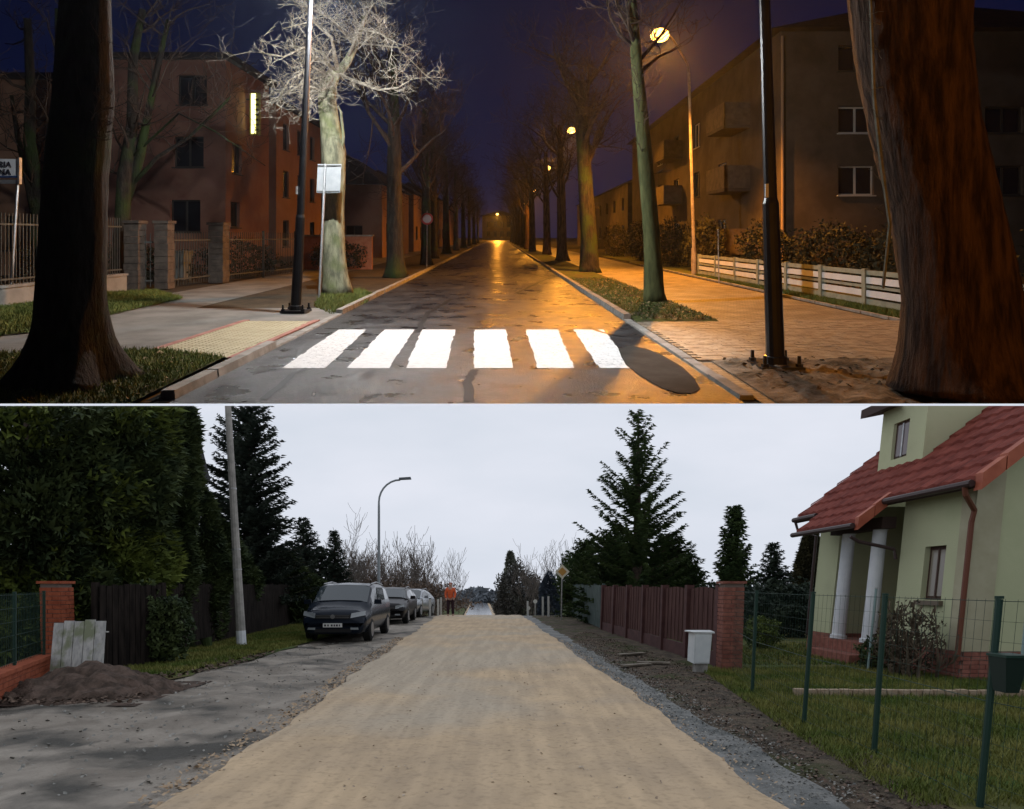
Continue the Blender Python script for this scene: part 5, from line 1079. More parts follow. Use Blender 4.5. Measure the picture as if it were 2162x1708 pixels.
# --- cars
tyre_m = M('tyre', (.012, .012, .012), rough=.85); rim_m = M('alloy_rim', (.3, .3, .31), rough=.35, metal=.8); glass_c = M('car_glass', (.025, .035, .04), rough=.05, spec=.8); plate_m = M('number_plate', (.6, .6, .58), rough=.5); lampc = M('headlight_glass', (.22, .24, .25), rough=.12, spec=.8); blackp = M('black_plastic', (.012, .012, .013), rough=.6)
def car(label, x, y, paint, L=4.8, Wd=1.8, Hh=1.62, hood=.98, cowl=1.12, ws=.95, back=4.55, belt=1.0, yaw=0.0, group=None, tilt=0, rear=False, name='parked_car', nose=.82, rw=0.0):
    t = thing(name, label, 'car', x, y, 0, group); hw = Wd / 2; ca, sa = math.cos(yaw), math.sin(yaw)
    def T(p): u, s, z = p; return (x + u * ca - s * sa, y + u * sa + s * ca, z)
    st = []
    def station(s, top, bl, wr, wl, wb=None, zb=.24):
        wb = wb or wl - .05
        return s, [(wb - .1, zb), (wb, zb + .06), (wl + .01, .55), (wl, bl - .1), (wl - .04, bl), (wr + .04, top - .07), (wr - .08, top - .015), (0, top + .01)]
    S = [station(0.0, .66, .55, hw - .35, hw - .16, zb=.3), station(.06, nose - .06, .66, hw - .3, hw - .08), station(.22, nose + .04, .78, hw - .22, hw - .03), station(.6, (nose + hood) / 2 + .03, .88, hw - .2, hw), station(cowl, hood + .04, belt - .04, hw - .16, hw),
         station(cowl + .08, hood + .08, belt, hw - .14, hw), station(cowl + ws, Hh - .06, belt + .02, hw - .28 + rw, hw), station(cowl + ws + .5, Hh, belt + .03, hw - .27 + rw, hw), station(back - 1.0, Hh - .02, belt + .05, hw - .28 + rw, hw), station(back, Hh - .1, belt + .08, hw - .32 + rw, hw - .02), station(L - .12, belt + .15, belt + .04, hw - .22, hw - .05), station(L, .62, .55, hw - .3, hw - .1, zb=.32)]
    def lerpS(s):
        for a, b in zip(S[:-1], S[1:]):
            if a[0] <= s <= b[0]:
                f = (s - a[0]) / (b[0] - a[0]); return [(p[0] * (1 - f) + q[0] * f, p[1] * (1 - f) + q[1] * f) for p, q in zip(a[1], b[1])]
        return S[-1][1]
    ss = sorted(set([a[0] for a in S] + [i * .12 for i in range(int(L / .12))])); ss = [s for s in ss if s <= L]
    m = MB(); rings = []
    for s in ss:
        sec = lerpS(s); ring = [T((u, s, z)) for u, z in sec] + [T((-u, s, z)) for u, z in sec[-2::-1]]; rings.append(len(m.v)); m.v.extend(ring)
    n = len(sec) * 2 - 1
    for a, b in zip(rings[:-1], rings[1:]):
        for i in range(n - 1): m.f.append([a + i, a + i + 1, b + i + 1, b + i]); m.m.append(0)
        m.f.append([a + n - 1, a, b, b + n - 1]); m.m.append(0)
    m.f.append([rings[0] + i for i in range(n)][::-1]); m.m.append(0); m.f.append([rings[-1] + i for i in range(n)]); m.m.append(0)
    body = m.build('body', paint, t, smooth=True)
    # windscreen
    m = MB(); a, b = cowl + .12, cowl + ws - .04; N = 5
    def top(s, f, off=.012):
        sec = lerpS(s); w, z1 = sec[5]; w2, z2 = sec[6]; z3 = sec[7][1]; u = f * (w - .03); au = abs(u)
        z = z1 + (z2 - z1) * (w - au) / max(.01, w - w2) if au > w2 else z3 - (z3 - z2) * (au / w2) ** 2
        return T((u, s - off, z + off))
    def shield(a, b, off): 
        q = MB()
        for i in range(N):
            for j in range(8): q.quad(top(a + (b - a) * i / N, -1 + j / 4, off), top(a + (b - a) * i / N, -1 + (j + 1) / 4, off), top(a + (b - a) * (i + 1) / N, -1 + (j + 1) / 4, off), top(a + (b - a) * (i + 1) / N, -1 + j / 4, off))
        return q
    shield(a, b, .012).build('windscreen', glass_c, t, smooth=True)
    # side glass
    for sd in (-1, 1):
        cuts = [(cowl + .45, cowl + ws + .55), (cowl + ws + .62, back - 1.05), (back - .98, back - .25)]
        for c0, c1 in cuts:
            m = MB(); k = 5
            for i in range(k):
                s0, s1 = c0 + (c1 - c0) * i / k, c0 + (c1 - c0) * (i + 1) / k; A, B = lerpS(s0), lerpS(s1)
                def pt(sec, s, f): (u0, z0), (u1, z1) = sec[4], sec[5]; return T((sd * (u0 + (u1 - u0) * f + .008), s, z0 + (z1 - z0) * f))
                m.quad(pt(A, s0, .08), pt(B, s1, .08), pt(B, s1, .88), pt(A, s0, .88))
            m.build('side_window', glass_c, t)
        # mirror
        m = MB(); u = sd * (hw + .12); c = [(u - .11, cowl + .42, belt + .0), (u + .11, cowl + .42, belt + .0), (u + .11, cowl + .52, belt + .0), (u - .11, cowl + .52, belt), (u - .1, cowl + .43, belt + .14), (u + .09, cowl + .43, belt + .14), (u + .09, cowl + .52, belt + .14), (u - .1, cowl + .52, belt + .14)]
        m.hexa([T(p) for p in c]); m.build('wing_mirror', paint, t)
        # headlight
        m = MB(); P = []
        for s, u, z in ((.0, hw - .42, nose - .19), (.18, hw - .05, nose - .12), (.24, hw - .06, nose + .0), (.05, hw - .40, nose - .06)): P.append(T((sd * u, s - .035, z)))
        P2 = [(p[0], p[1] + .06, p[2]) for p in P]; m.hexa([P[0], P[1], P2[1], P2[0], P[3], P[2], P2[2], P2[3]]); m.build('headlight', lampc, t)
        m = MB(); m.hexa([T(p) for p in ((sd * (hw - .42), -.035, .37), (sd * (hw - .2), .0, .37), (sd * (hw - .2), .06, .37), (sd * (hw - .42), .06, .37), (sd * (hw - .42), -.03, .43), (sd * (hw - .22), .0, .43), (sd * (hw - .22), .06, .43), (sd * (hw - .42), .06, .43))]); m.build('fog_light', lampc, t)
        for s in (.88, L - .95):
            c = T((sd * (hw - .1), s, .33)); m = MB(); d = Vector((ca, sa, 0)) * .12; cc = Vector(c); m.tube([cc - d, cc - d * .8, cc + d * .8, cc + d], [.28, .33, .33, .28], 22); w_ = m.build('wheel', tyre_m, t)
            m = MB(); e = cc + Vector((ca, sa, 0)) * sd * .122; m.tube([e - Vector((ca, sa, 0)) * sd * .02, e + Vector((ca, sa, 0)) * sd * .008], [.21, .21], 18); m.build('rim', rim_m, w_)
    # grille, emblem, plate, lower intake
    def bxp(nm, u0, u1, s0, s1, z0, z1, mt): m = MB(); m.hexa([T(p) for p in ((u0, s0, z0), (u1, s0, z0), (u1, s1, z0), (u0, s1, z0), (u0, s0, z1), (u1, s0, z1), (u1, s1, z1), (u0, s1, z1))]); return m.build(nm, mt, t)
    gr = bxp('grille', -(hw - .44), hw - .44, -.03, .05, nose - .2, nose - .1, blackp); 
    for k in range(2): m = MB(); z = nose - .185 + k * .05; m.hexa([T(p) for p in ((-(hw - .45), -.042, z), (hw - .45, -.042, z), (hw - .45, -.031, z), (-(hw - .45), -.031, z), (-(hw - .45), -.042, z + .012), (hw - .45, -.042, z + .012), (hw - .45, -.031, z + .012), (-(hw - .45), -.031, z + .012))]); m.build('grille_bar', rim_m, gr)
    m = MB(); c = Vector(T((0, -.05, nose - .15))); m.tube([c - Vector((0, .012, 0)), c + Vector((0, .005, 0))], [.06, .06], 16); m.build('emblem', rim_m, t)
    pl = bxp('number_plate', -.26, .26, -.055, -.032, .44, .55, plate_m)
    for k, (u, w) in enumerate([(-.2, .05), (-.12, .04), (-.02, .05), (.05, .04), (.12, .05), (.19, .03)]):
        m = MB(); m.hexa([T(p) for p in ((u - w / 2, -.06, .465), (u + w / 2, -.06, .465), (u + w / 2, -.056, .465), (u - w / 2, -.056, .465), (u - w / 2, -.06, .52), (u + w / 2, -.06, .52), (u + w / 2, -.056, .52), (u - w / 2, -.056, .52))]); m.build('plate_print', blackp, pl)
    bxp('lower_intake', -.5, .5, -.02, .06, .3, .4, blackp)
    for sd in (-1, 1): m = MB(); m.tube([T((sd * (hw - .3 + rw), cowl + ws + .2, Hh - .03)), T((sd * (hw - .3 + rw), cowl + ws + 1.2, Hh + .03)), T((sd * (hw - .33 + rw), back - .3, Hh - .06))], [.018, .02, .018], 6); m.build('roof_rail', rim_m, t)
    return t
dark_paint = M('dark_blue_car_paint', (.008, .012, .02), rough=.2, spec=.12, coat=.06); black_paint_c = M('black_car_paint', (.006, .005, .006), rough=.35, spec=.16, coat=.1); silver = M('silver_car_paint', (.3, .32, .34), rough=.3, metal=.6, coat=.4)
car('dark blue minivan parked facing the viewer, nearest of the parked cars', X(703, 18.2), 18.2, dark_paint, yaw=.035, hood=1.04, nose=.88, belt=1.04, cowl=.8, ws=.85, Hh=1.66, rw=.1, group='cars parked along the left verge')
car('black car parked directly behind the dark minivan', X(806, 26.5) , 26.8, black_paint_c, L=4.3, Wd=1.78, Hh=1.5, yaw=.03, group='cars parked along the left verge')
car('low silver grey car parked last in the row', X(848, 33), 32.2, silver, L=4.5, Wd=1.75, Hh=1.42, ws=1.0, back=4.1, yaw=-.1, group='cars parked along the left verge', hood=.86, belt=.92, nose=.7)

# --- worker on the crest
yw = 33.4; xw_ = X(951, yw); t = thing('person', 'worker in orange jacket and dark trousers standing on the crest of the road', 'person', xw_, yw, .03)
def skin(name, joints, edges, mat, root=0, sub=2):
    me = bpy.data.meshes.new(name); base = wloc(t)
    me.from_pydata([tuple(Wp(x, y, z) - Vector((0, 0, slope() * (y - yw))) - base) for x, y, z, r in joints], edges, []); me.materials.append(mat)
    o = bpy.data.objects.new(name, me); COL.objects.link(o); o.parent = t; _loc[o.name] = base
    s = o.modifiers.new('skin', 'SKIN'); s.use_smooth_shade = True
    for i, (x, y, z, r) in enumerate(joints): rr = r if isinstance(r, tuple) else (r, r); me.skin_vertices[0].data[i].radius = rr; me.skin_vertices[0].data[i].use_root = (i == root)
    u = o.modifiers.new('sub', 'SUBSURF'); u.levels = 1; u.render_levels = sub; return o
x, y = xw_, yw
trous = M('dark_trousers', (.03, .014, .02), rough=.9); orange_j = M('orange_jacket', (.6, .11, .035), (.5, .09, .03), scale=8, rough=.7); skinm = M('skin', (.4, .24, .18), rough=.6); helm = M('dark_red_hood', (.22, .05, .035), rough=.7)
J = [(x, y, .95, (.15, .1)), (x - .1, y, .86, .095), (x - .11, y - .02, .5, .07), (x - .12, y + .01, .1, .05), (x - .13, y - .14, .05, .045), (x + .1, y, .86, .095), (x + .12, y, .5, .07), (x + .13, y + .03, .1, .05), (x + .14, y - .1, .05, .045),
     (x, y, 1.2, (.15, .1)), (x, y, 1.42, (.12, .08)), (x, y, 1.52, .05), (x, y - .01, 1.6, .08), (x, y - .01, 1.7, .085),
     (x - .19, y, 1.4, .055), (x - .25, y - .03, 1.15, .042), (x - .2, y - .14, .95, .036), (x - .18, y - .2, .88, .032), (x + .19, y, 1.4, .055), (x + .25, y - .03, 1.15, .042), (x + .2, y - .15, .97, .036), (x + .17, y - .2, .9, .032)]
E_ = [(0, 1), (1, 2), (2, 3), (3, 4), (0, 5), (5, 6), (6, 7), (7, 8), (0, 9), (9, 10), (10, 11), (11, 12), (12, 13), (10, 14), (14, 15), (15, 16), (16, 17), (10, 18), (18, 19), (19, 20), (20, 21)]
skin('body', J, E_, skinm)
skin('trousers', [(x, y, .97, (.165, .12))] + [(a, b, c, r + .012 if not isinstance(r, tuple) else r) for a, b, c, r in (J[1], J[2], (x - .12, y + .01, .12, .062))] + [(a, b, c, r + .012) for a, b, c, r in (J[5], J[6], (x + .13, y + .03, .12, .062))], [(0, 1), (1, 2), (2, 3), (0, 4), (4, 5), (5, 6)], trous)
skin('jacket', [(x, y, .9, (.17, .13)), (x, y, 1.2, (.165, .12)), (x, y, 1.42, (.14, .1)), (x, y, 1.5, .075)] + [(a, b, c, r + .022) for a, b, c, r in (J[14], J[15], J[16])] + [(a, b, c, r + .022) for a, b, c, r in (J[18], J[19], J[20])], [(0, 1), (1, 2), (2, 3), (2, 4), (4, 5), (5, 6), (2, 7), (7, 8), (8, 9)], orange_j)
skin('hood', [(x, y + .03, 1.5, .08), (x, y + .03, 1.62, .1), (x, y + .025, 1.72, .095)], [(0, 1), (1, 2)], helm)
m = MB(); m.tube([(x - .17, y - .2, .86), (x - .16, y - .22, 1.0)], [.03, .03], 6)

# --- right side: signs and posts far off
yd = 30.0; t = thing('priority_sign', 'diamond yellow priority sign with white border on a grey post', 'sign', X(1187, yd), yd); zc = H(1207, yd)
m = MB(); m.tube([(X(1185, yd), yd, 0), (X(1187, yd), yd, zc + .2)], [.03, .03], 8); m.build('post', steel, t)
def diamond(nm, r, d, mt): m = MB(); xx = X(1187, yd); m.add([(xx - r, yd + d, zc), (xx, yd + d, zc - r), (xx + r, yd + d, zc), (xx, yd + d, zc + r), (xx - r, yd + d + .008, zc), (xx, yd + d + .008, zc - r), (xx + r, yd + d + .008, zc), (xx, yd + d + .008, zc + r)], [(0, 1, 2, 3), (7, 6, 5, 4), (0, 4, 5, 1), (1, 5, 6, 2), (2, 6, 7, 3), (3, 7, 4, 0)]); m.build(nm, mt, t)
diamond('sign_panel', .33, -.06, M('sign_cream', (.68, .64, .5), rough=.5)); diamond('sign_face', .2, -.072, M('sign_yellow', (.5, .27, .07), rough=.5))
for k, (px_, y, h_, r_, lab) in enumerate([(1116, 46, H(1284, 46) - float(gh(46)), .13, 'small round sign on a thin post beyond the crest'), (1130, 42, H(1270, 42) - float(gh(42)), .13, 'small pale sign on a thin post left of the fence')]):
    t = thing('small_sign', lab, 'sign', X(px_, y), y); m = MB(); m.tube([(X(px_, y), y, 0), (X(px_, y), y, h_)], [.03, .03], 6); m.build('post', steel, t); m = MB(); m.disc((X(px_, y), y - .05, h_), r_, 'y', .02, 14); m.build('sign_panel', M('pale_sign', (.55, .55, .5), rough=.6), t)
for k, (px_, y, h_) in enumerate([(1146, 34, 1.0), (1158, 33, 1.05), (1114, 36, .8), (925, 33.3, .9), (908, 32.8, .9), (931, 36, 1.0)]):
    t = thing('marker_post', ['white marker post, left of a pair near the end of the right fence', 'white marker post, right of a pair near the end of the right fence', 'white marker post at the right of the crest', 'pale post just left of the worker in orange', 'pale post between silver car and worker', 'pale post behind the worker in orange'][k], 'post', X(px_, y), y, 0, 'marker posts near the crest')
    m = MB(); m.box(X(px_, y) - .05, X(px_, y) + .05, y - .03, y + .03, 0, h_); m.build('shaft', M('marker_white', (.5, .5, .47), rough=.7) if k == 0 else bpy.data.materials['marker_white'], t); m = MB(); m.box(X(px_, y) - .055, X(px_, y) + .055, y - .035, y + .035, h_ + .002, h_ + .05); m.build('cap', grn, t)

# --- brown fence with brick pillar
brn = M('brown_fence_board', (.065, .032, .029), (.105, .055, .048), scale=4, st=(3, 3, .4), rough=.9, spec=.1, bump=.3, bs=20); brn2 = M('brown_fence_post', (.06, .025, .024), (.09, .04, .036), scale=4, rough=.8)
fa, fb = (X(1272, 23.4), 23.4), (X(1516, 12.75), 12.75)
t = thing('brown_fence', 'reddish brown board fence in bays left of the brick pillar', 'fence', fb[0], fb[1]); L = math.hypot(fb[0] - fa[0], fb[1] - fa[1]); ux, uy = (fb[0] - fa[0]) / L, (fb[1] - fa[1]) / L
LN = .035
def FP(s, d, z): return (fa[0] + ux * s + uy * d + LN * z, fa[1] + uy * s - ux * d, z)
def fbx(nm, s0, s1, d0, d1, z0, z1, mt, par): m = MB(); m.hexa([FP(s0, d0, z0), FP(s1, d0, z0), FP(s1, d1, z0), FP(s0, d1, z0), FP(s0, d0, z1), FP(s1, d0, z1), FP(s1, d1, z1), FP(s0, d1, z1)]); return m.build(nm, mt, par)
nbay = 6
for b in range(nbay + 1): s = L * b / nbay; fbx('post', s - .08, s + .08, -.08, .08, 0, 1.6, brn2, t)
for b in range(nbay):
    s0 = L * b / nbay + .085; s1 = L * (b + 1) / nbay - .085; n = 12; w = (s1 - s0) / n
    for i in range(n): tp = 1.5 + .06 * math.sin(math.pi * (i + .5) / n); fbx('board', s0 + i * w + .006, s0 + (i + 1) * w - .006, -.012 + (i % 2) * .014, .004 + (i % 2) * .014, .32, tp, brn, t)
    fbx('plinth', s0, s1, -.03, .03, 0, .3, brn2, t); fbx('rail', s0, s1, -.06, -.016, .45, .53, brn2, t); fbx('rail', s0, s1, -.06, -.016, 1.25, 1.33, brn2, t)
brick_pier('brick_pillar', 'brown red brick pillar at the near end of the brown fence', X(1535, 12.6), 12.5, .38, 1.62, bd, mort, .03)
# green slatted fence beyond
gf = M('green_grey_slat', (.05, .075, .07), (.09, .12, .11), scale=3, rough=.7)
t = board_fence('green grey slatted fence beyond the brown fence', X(1195, 36), 36, X(1268, 23.6), 23.6, 1.6, gf, w=.22, gap=.09, name='slat_fence')
# planks on the ground
wdp = M('wet_plank', (.1, .08, .06), (.2, .17, .13), scale=6, rough=.7)
for k, (pa_, pb_) in enumerate([((1312, 1412), (1372, 1408)), ((1345, 1404), (1415, 1406)), ((1305, 1388), (1360, 1384))]):
    ya, yb = GY(pa_[1]), GY(pb_[1]); m = MB(); m.bar((X(pa_[0], ya), ya, .06), (X(pb_[0], yb), yb, .06), .16, .03); o = m.build('plank', wdp, at=((X(pa_[0], ya)), ya, 0)); tag(o, ['pale edged plank lying in the dirt nearest the road, before the brown fence', 'plank lying against the foot of the brown fence', 'plank lying farthest from the viewer before the brown fence'][k], 'plank', 'planks lying before the brown fence')
# utility box
yb_ = 11.9; t = thing('utility_box', 'white electrical cabinet before the brick pillar', 'cabinet', X(1480, yb_), yb_)
x0, x1 = X(1466, yb_), X(1506, yb_); whb = M('white_cabinet', (.52, .55, .55), (.6, .62, .61), scale=4, rough=.55)
def lx(px, z): return X(px, yb_) + .04 * (z - .05)
zt = .66; zb0 = .12
m = MB(); P = [(X(1467, yb_), yb_, zb0), (X(1500, yb_), yb_, zb0), (X(1500, yb_) + .02, yb_ + .28, zb0 + .02), (X(1467, yb_) - .04, yb_ + .28, zb0 + .02), (X(1470, yb_), yb_, zt), (X(1506, yb_), yb_, zt), (X(1506, yb_) + .02, yb_ + .28, zt + .01), (X(1470, yb_) - .04, yb_ + .28, zt + .01)]
dz = .07; P = [(a - .02, b, c + dz) for a, b, c in P]; m.hexa(P); m.build('body', whb, t)
m = MB(); m.hexa([(X(1469, yb_) - .02, yb_ - .012, zb0 + dz + .02), (X(1498, yb_) - .02, yb_ - .012, zb0 + dz + .02), (X(1498, yb_) - .02, yb_ - .001, zb0 + dz + .02), (X(1469, yb_) - .02, yb_ - .001, zb0 + dz + .02), (X(1472, yb_) - .02, yb_ - .012, zt + dz - .05), (X(1503, yb_) - .02, yb_ - .012, zt + dz - .05), (X(1503, yb_) - .02, yb_ - .001, zt + dz - .05), (X(1472, yb_) - .02, yb_ - .001, zt + dz - .05)]); m.build('door', whb, t)
m = MB(); m.hexa([(X(1467, yb_) - .02, yb_ - .02, zt + dz + .003), (X(1508, yb_), yb_ - .03, zt + dz + .003), (X(1510, yb_), yb_ + .31, zt + dz + .013), (X(1462, yb_) - .06, yb_ + .31, zt + dz + .013), (X(1464, yb_) - .03, yb_ - .03, zt + dz + .03), (X(1508, yb_), yb_ - .03, zt + dz + .03), (X(1510, yb_), yb_ + .31, zt + dz + .04), (X(1462, yb_) - .06, yb_ + .31, zt + dz + .04)]); m.build('lid', whb, t)
m = MB(); m.box(X(1470, yb_), X(1496, yb_), yb_ + .05, yb_ + .24, -.02, zb0 + dz); m.build('foot', kerb_m, t)
# green wire fence
t = thing('wire_fence', 'green wire mesh fence along the lawn of the green house', 'fence', X(1588, 9.8), 9.8)
fp = [((1588, 1466), (1597, 1243)), ((1697, 1532), (1716, 1243)), ((1845, 1598), (1868, 1243)), ((2068, 1712), (2108, 1240))]
tops = []
for (bx_, by_), (tx_, ty_) in fp:
    y = GY(by_); xb = X(bx_, y); h = 1.5; xt = xb + (tx_ - bx_) / F * y * 1.05
    m = MB(); m.tube([(xb, y, 0), (xt, y, h)], [.025, .025], 8); m.build('post', grn, t); m = MB(); m.disc((xt, y, h + .012), .03, 'z', .02, 8); m.build('post_cap', grn, t); tops.append(((xb, y, 0), (xt, y, h)))
xb, y = X(2068, GY(1712)), GY(1712); 
ext = [((X(1545, 12.2), 12.2, 0), (X(1548, 12.2) + .03, 12.2, 1.5))] + tops + [((tops[-1][0][0] + .25, tops[-1][0][1] - 1.6, 0), (tops[-1][1][0] + .3, tops[-1][1][1] - 1.6, 1.5))]
for (b0, t0), (b1, t1) in zip(ext[:-1], ext[1:]):
    m = MB(); L = (Vector(b1) - Vector(b0)).length; n = int(L / .09)
    for i in range(n): f = (i + .5) / n; m.bar(Vector(b0).lerp(Vector(b1), f) + Vector((0, 0, .05)), Vector(t0).lerp(Vector(t1), f), .0018)
    for i in range(11): f = .04 + i * .095; m.bar(Vector(b0).lerp(Vector(t0), f), Vector(b1).lerp(Vector(t1), f), .002 if i not in (0, 5, 10) else .005)
    m.build('mesh_panel', grn, t)
# dark basket on the near post
t = thing('post_basket', 'dark green wire basket hanging on the nearest fence post', 'basket', tops[3][0][0], tops[3][0][1] - .05, .9)
bx0, by0 = X(2098, GY(1712)), GY(1712) - .12; m = MB(); hb = H(1455, GY(1712)); ht_ = H(1383, GY(1712)); m.hexa([(bx0 - .04, by0 - .05, hb), (bx0 + .05, by0 - .05, hb), (bx0 + .05, by0 + .07, hb), (bx0 - .04, by0 + .07, hb), (bx0 - .07, by0 - .09, ht_), (bx0 + .09, by0 - .09, ht_), (bx0 + .09, by0 + .08, ht_), (bx0 - .07, by0 + .08, ht_)]); m.build('body', M('dark_green_plastic', (.01, .022, .018), rough=.6), t)
m = MB(); m.hexa([(bx0 - .075, by0 - .1, ht_ + .002), (bx0 + .095, by0 - .1, ht_ + .002), (bx0 + .095, by0 + .09, ht_ + .002), (bx0 - .075, by0 + .09, ht_ + .002), (bx0 - .075, by0 - .1, ht_ + .02), (bx0 + .095, by0 - .1, ht_ + .02), (bx0 + .095, by0 + .09, ht_ + .02), (bx0 - .075, by0 + .09, ht_ + .02)]); m.build('rim', grn, t)
for (px_, yy_, ztop, lab) in ((1832, 12.2, 1243, 'pale steel clothes post on the lawn before the white columns'), (2150, 9.6, 1290, 'pale post at the right edge of the lawn')):
    t = thing('steel_post', lab, 'post', X(px_, yy_), yy_); m = MB(); m.tube([(X(px_, yy_), yy_, 0), (X(px_ + 18, yy_), yy_, H(ztop, yy_))], [.022, .022], 7); m.build('shaft', M('pale_green_steel', (.22, .3, .29), rough=.5) if px_ < 2000 else bpy.data.materials['pale_green_steel'], t); m = MB(); m.disc((X(px_ + 18, yy_), yy_, H(ztop, yy_) + .01), .028, 'z', .02, 8); m.build('cap', steel, t)
darktw = M('dark_shrub_twig', (.06, .045, .03), (.12, .09, .06), scale=5, rough=1)
# shrubs by the house and pale path edging
bush(X(1905, 11.6), 11.4, .5, .4, 1.25, 501, 'bare brownish shrub under the green house window', 'shrub', darktw, n=1500, s=.028)
bare(X(1905, 11.6), 11.3, 1.0, 505, 'leafless twiggy shrub against the wall of the green house', darktw, stems=9, name='bare_shrub', sp=.9, kids=(3, 3, 2))
bush(X(1840, 12.6), 12.4, .35, .3, .6, 502, 'low dark shrub at the foot of the porch columns', 'shrub', thj, n=1500, s=.03)
bush(X(1625, 16), 16.5, .45, .4, .8, 503, 'round pale green shrub on the lawn behind the mesh fence', 'shrub', thj2, n=2500, s=.03)
bush(X(1720, 18), 20, 2.6, .6, 1.6, 504, 'dark hedge behind the lawn left of the green house', 'hedge', ndl2, n=9000, s=.06)
bush(X(1625, 20), 22, 2.2, .6, 1.55, 506, 'dark hedge behind the round pale shrub', 'hedge', ndl2, n=8000, s=.06)
t = thing('path_edging', 'thin pale stone edging across the lawn', 'edging', X(1900, 9.2), 9.2)
for k in range(26): m = MB(); xx = X(1680, 9.35) + k * .16; yy = 9.35 - k * .006; m.box(xx, xx + .14, yy, yy + .1, .02, .12 + .012 * rnd.random()); m.build('stone', M('edging_stone', (.28, .2, .13), (.36, .28, .2), scale=9) if k == 0 else bpy.data.materials['edging_stone'], t)

# --- green house with red roof
LH = .105; DH = -.04
hx0, hy0 = X(2022, 11) , 11.0
hx0 = 7.4
def HP(u, v, z): return (hx0 + v + DH * u + LH * z, hy0 + u, z)   # u along the road wall, v into the plot, z up
gw = M('green_render', (.44, .46, .28), (.51, .52, .33), scale=.9, rough=.95, bump=.25, bs=40, detail=8, c3=(.37, .38, .235), s3=.9, lo3=.45, hi3=.75); cream = M('cream_render', (.36, .33, .22), (.42, .39, .27), scale=2, rough=.95, bump=.2)
plinth = M('plinth_brick', (.2, .07, .05), (.28, .11, .08), scale=8, rough=.9, bump=.5, bs=16); tile_m = M('red_roof_tile', (.13, .03, .022), (.21, .055, .04), scale=3, rough=.8, spec=.1, bump=.2, bs=30); verge_m = M('orange_verge_tile', (.3, .075, .04), (.38, .11, .06), scale=4, rough=.6); soff = M('dark_soffit', (.05, .03, .025), rough=.8); brown_p = M('brown_drainpipe', (.14, .05, .03), rough=.5); fr_b = M('brown_window_frame', (.06, .03, .02), rough=.6); white_c = M('white_column', (.62, .64, .66), (.7, .71, .72), scale=4, rough=.7)
t = thing('green_house', 'pale green house with red tiled roof and white porch columns', 'house', hx0, hy0)
def hb(nm, u0, u1, v0, v1, z0, z1, mt, par=None): m = MB(); m.hexa([HP(u0, v0, z0), HP(u0, v1, z0), HP(u1, v1, z0), HP(u1, v0, z0), HP(u0, v0, z1), HP(u0, v1, z1), HP(u1, v1, z1), HP(u1, v0, z1)]); return m.build(nm, mt, par or t)
eh = 3.38; pitch = .86
# road wall with a window opening
m = MB(); wu0, wu1, wz0, wz1 = .62, 1.18, 1.33, 2.3
U = [0, wu0, wu1, 1.9]; Z = [.5, wz0, wz1, eh]
for i in range(3):
    for j in range(3):
        if i == 1 and j == 1: continue
        m.quad(HP(U[i], 0, Z[j]), HP(U[i + 1], 0, Z[j]), HP(U[i + 1], 0, Z[j + 1]), HP(U[i], 0, Z[j + 1]))
for a, b, c, d in (((wu0, wz0), (wu0, wz1), 0, 0), ((wu1, wz0), (wu1, wz1), 0, 0), ((wu0, wz1), (wu1, wz1), 0, 0), ((wu0, wz0), (wu1, wz0), 0, 0)): m.quad(HP(a[0], 0, a[1]), HP(b[0], 0, b[1]), HP(b[0], .2, b[1]), HP(a[0], .2, a[1]))
m.quad(HP(1.9, 0, .5), HP(1.9, 1.6, .5), HP(1.9, 1.6, eh), HP(1.9, 0, eh))                       # side of recess
m.quad(HP(1.9, 1.6, .5), HP(4.1, 1.6, .5), HP(4.1, 1.6, eh + 1.2), HP(1.9, 1.6, eh + 1.2))
m.quad(HP(4.1, 1.6, .5), HP(4.1, -.05, .5), HP(4.1, -.05, eh), HP(4.1, 1.6, eh)); m.quad(HP(4.1, -.05, .5), HP(5.0, -.05, .5), HP(5.0, -.05, eh), HP(4.1, -.05, eh)); m.quad(HP(5.0, -.05, .5), HP(5.0, 7, .5), HP(5.0, 7, eh + 2), HP(5.0, -.05, eh))
# gable wall facing the viewer
m.add([HP(0, 0, .5), HP(0, 8, .5), HP(0, 8, eh), HP(0, 4, eh + 4 * pitch), HP(0, 0, eh)], [(0, 1, 2, 3, 4)])
m.build('wall', gw, t)
win = hb('window', wu0, wu1, .1, .16, wz0, wz1, fr_b); hb('pane', wu0 + .07, wu1 - .07, .085, .098, wz0 + .07, wz1 - .07, M('curtained_glass', (.2, .17, .13), rough=.15, spec=.6), win); hb('mullion', (wu0 + wu1) / 2 - .02, (wu0 + wu1) / 2 + .02, .07, .084, wz0 + .05, wz1 - .05, fr_b, win); hb('sill', wu0 - .06, wu1 + .06, -.08, .08, wz0 - .09, wz0 - .01, M('sill_brown', (.14, .11, .08), rough=.7), win)
hb('pilaster', -.02, .3, -.03, -.002, .5, eh - .03, cream); hb('pilaster', -.04, -.002, -.03, .42, .5, eh + .1, cream)
# brick plinth: courses of bricks
core = hb('plinth', -.03, 1.95, -.02, 8, -.1, .49, mort); 
for c_ in range(7):
    for i in range(9):
        a = i * .26 - (.13 if c_ % 2 else 0); b = min(a + .25, 1.93); a = max(a, -.03)
        if b - a > .05: hb('brick', a, b, -.05, -.021, .005 + c_ * .07, .067 + c_ * .07, plinth, core)
    for i in range(9):
        a = i * .26 - (.13 if c_ % 2 else 0); b = a + .25; a = max(a, -.04); hb('brick', -.06, -.031, a, b, .005 + c_ * .07, .067 + c_ * .07, plinth, core)
hb('far_plinth', 4.05, 5.05, -.09, 1, -.1, .49, plinth); 
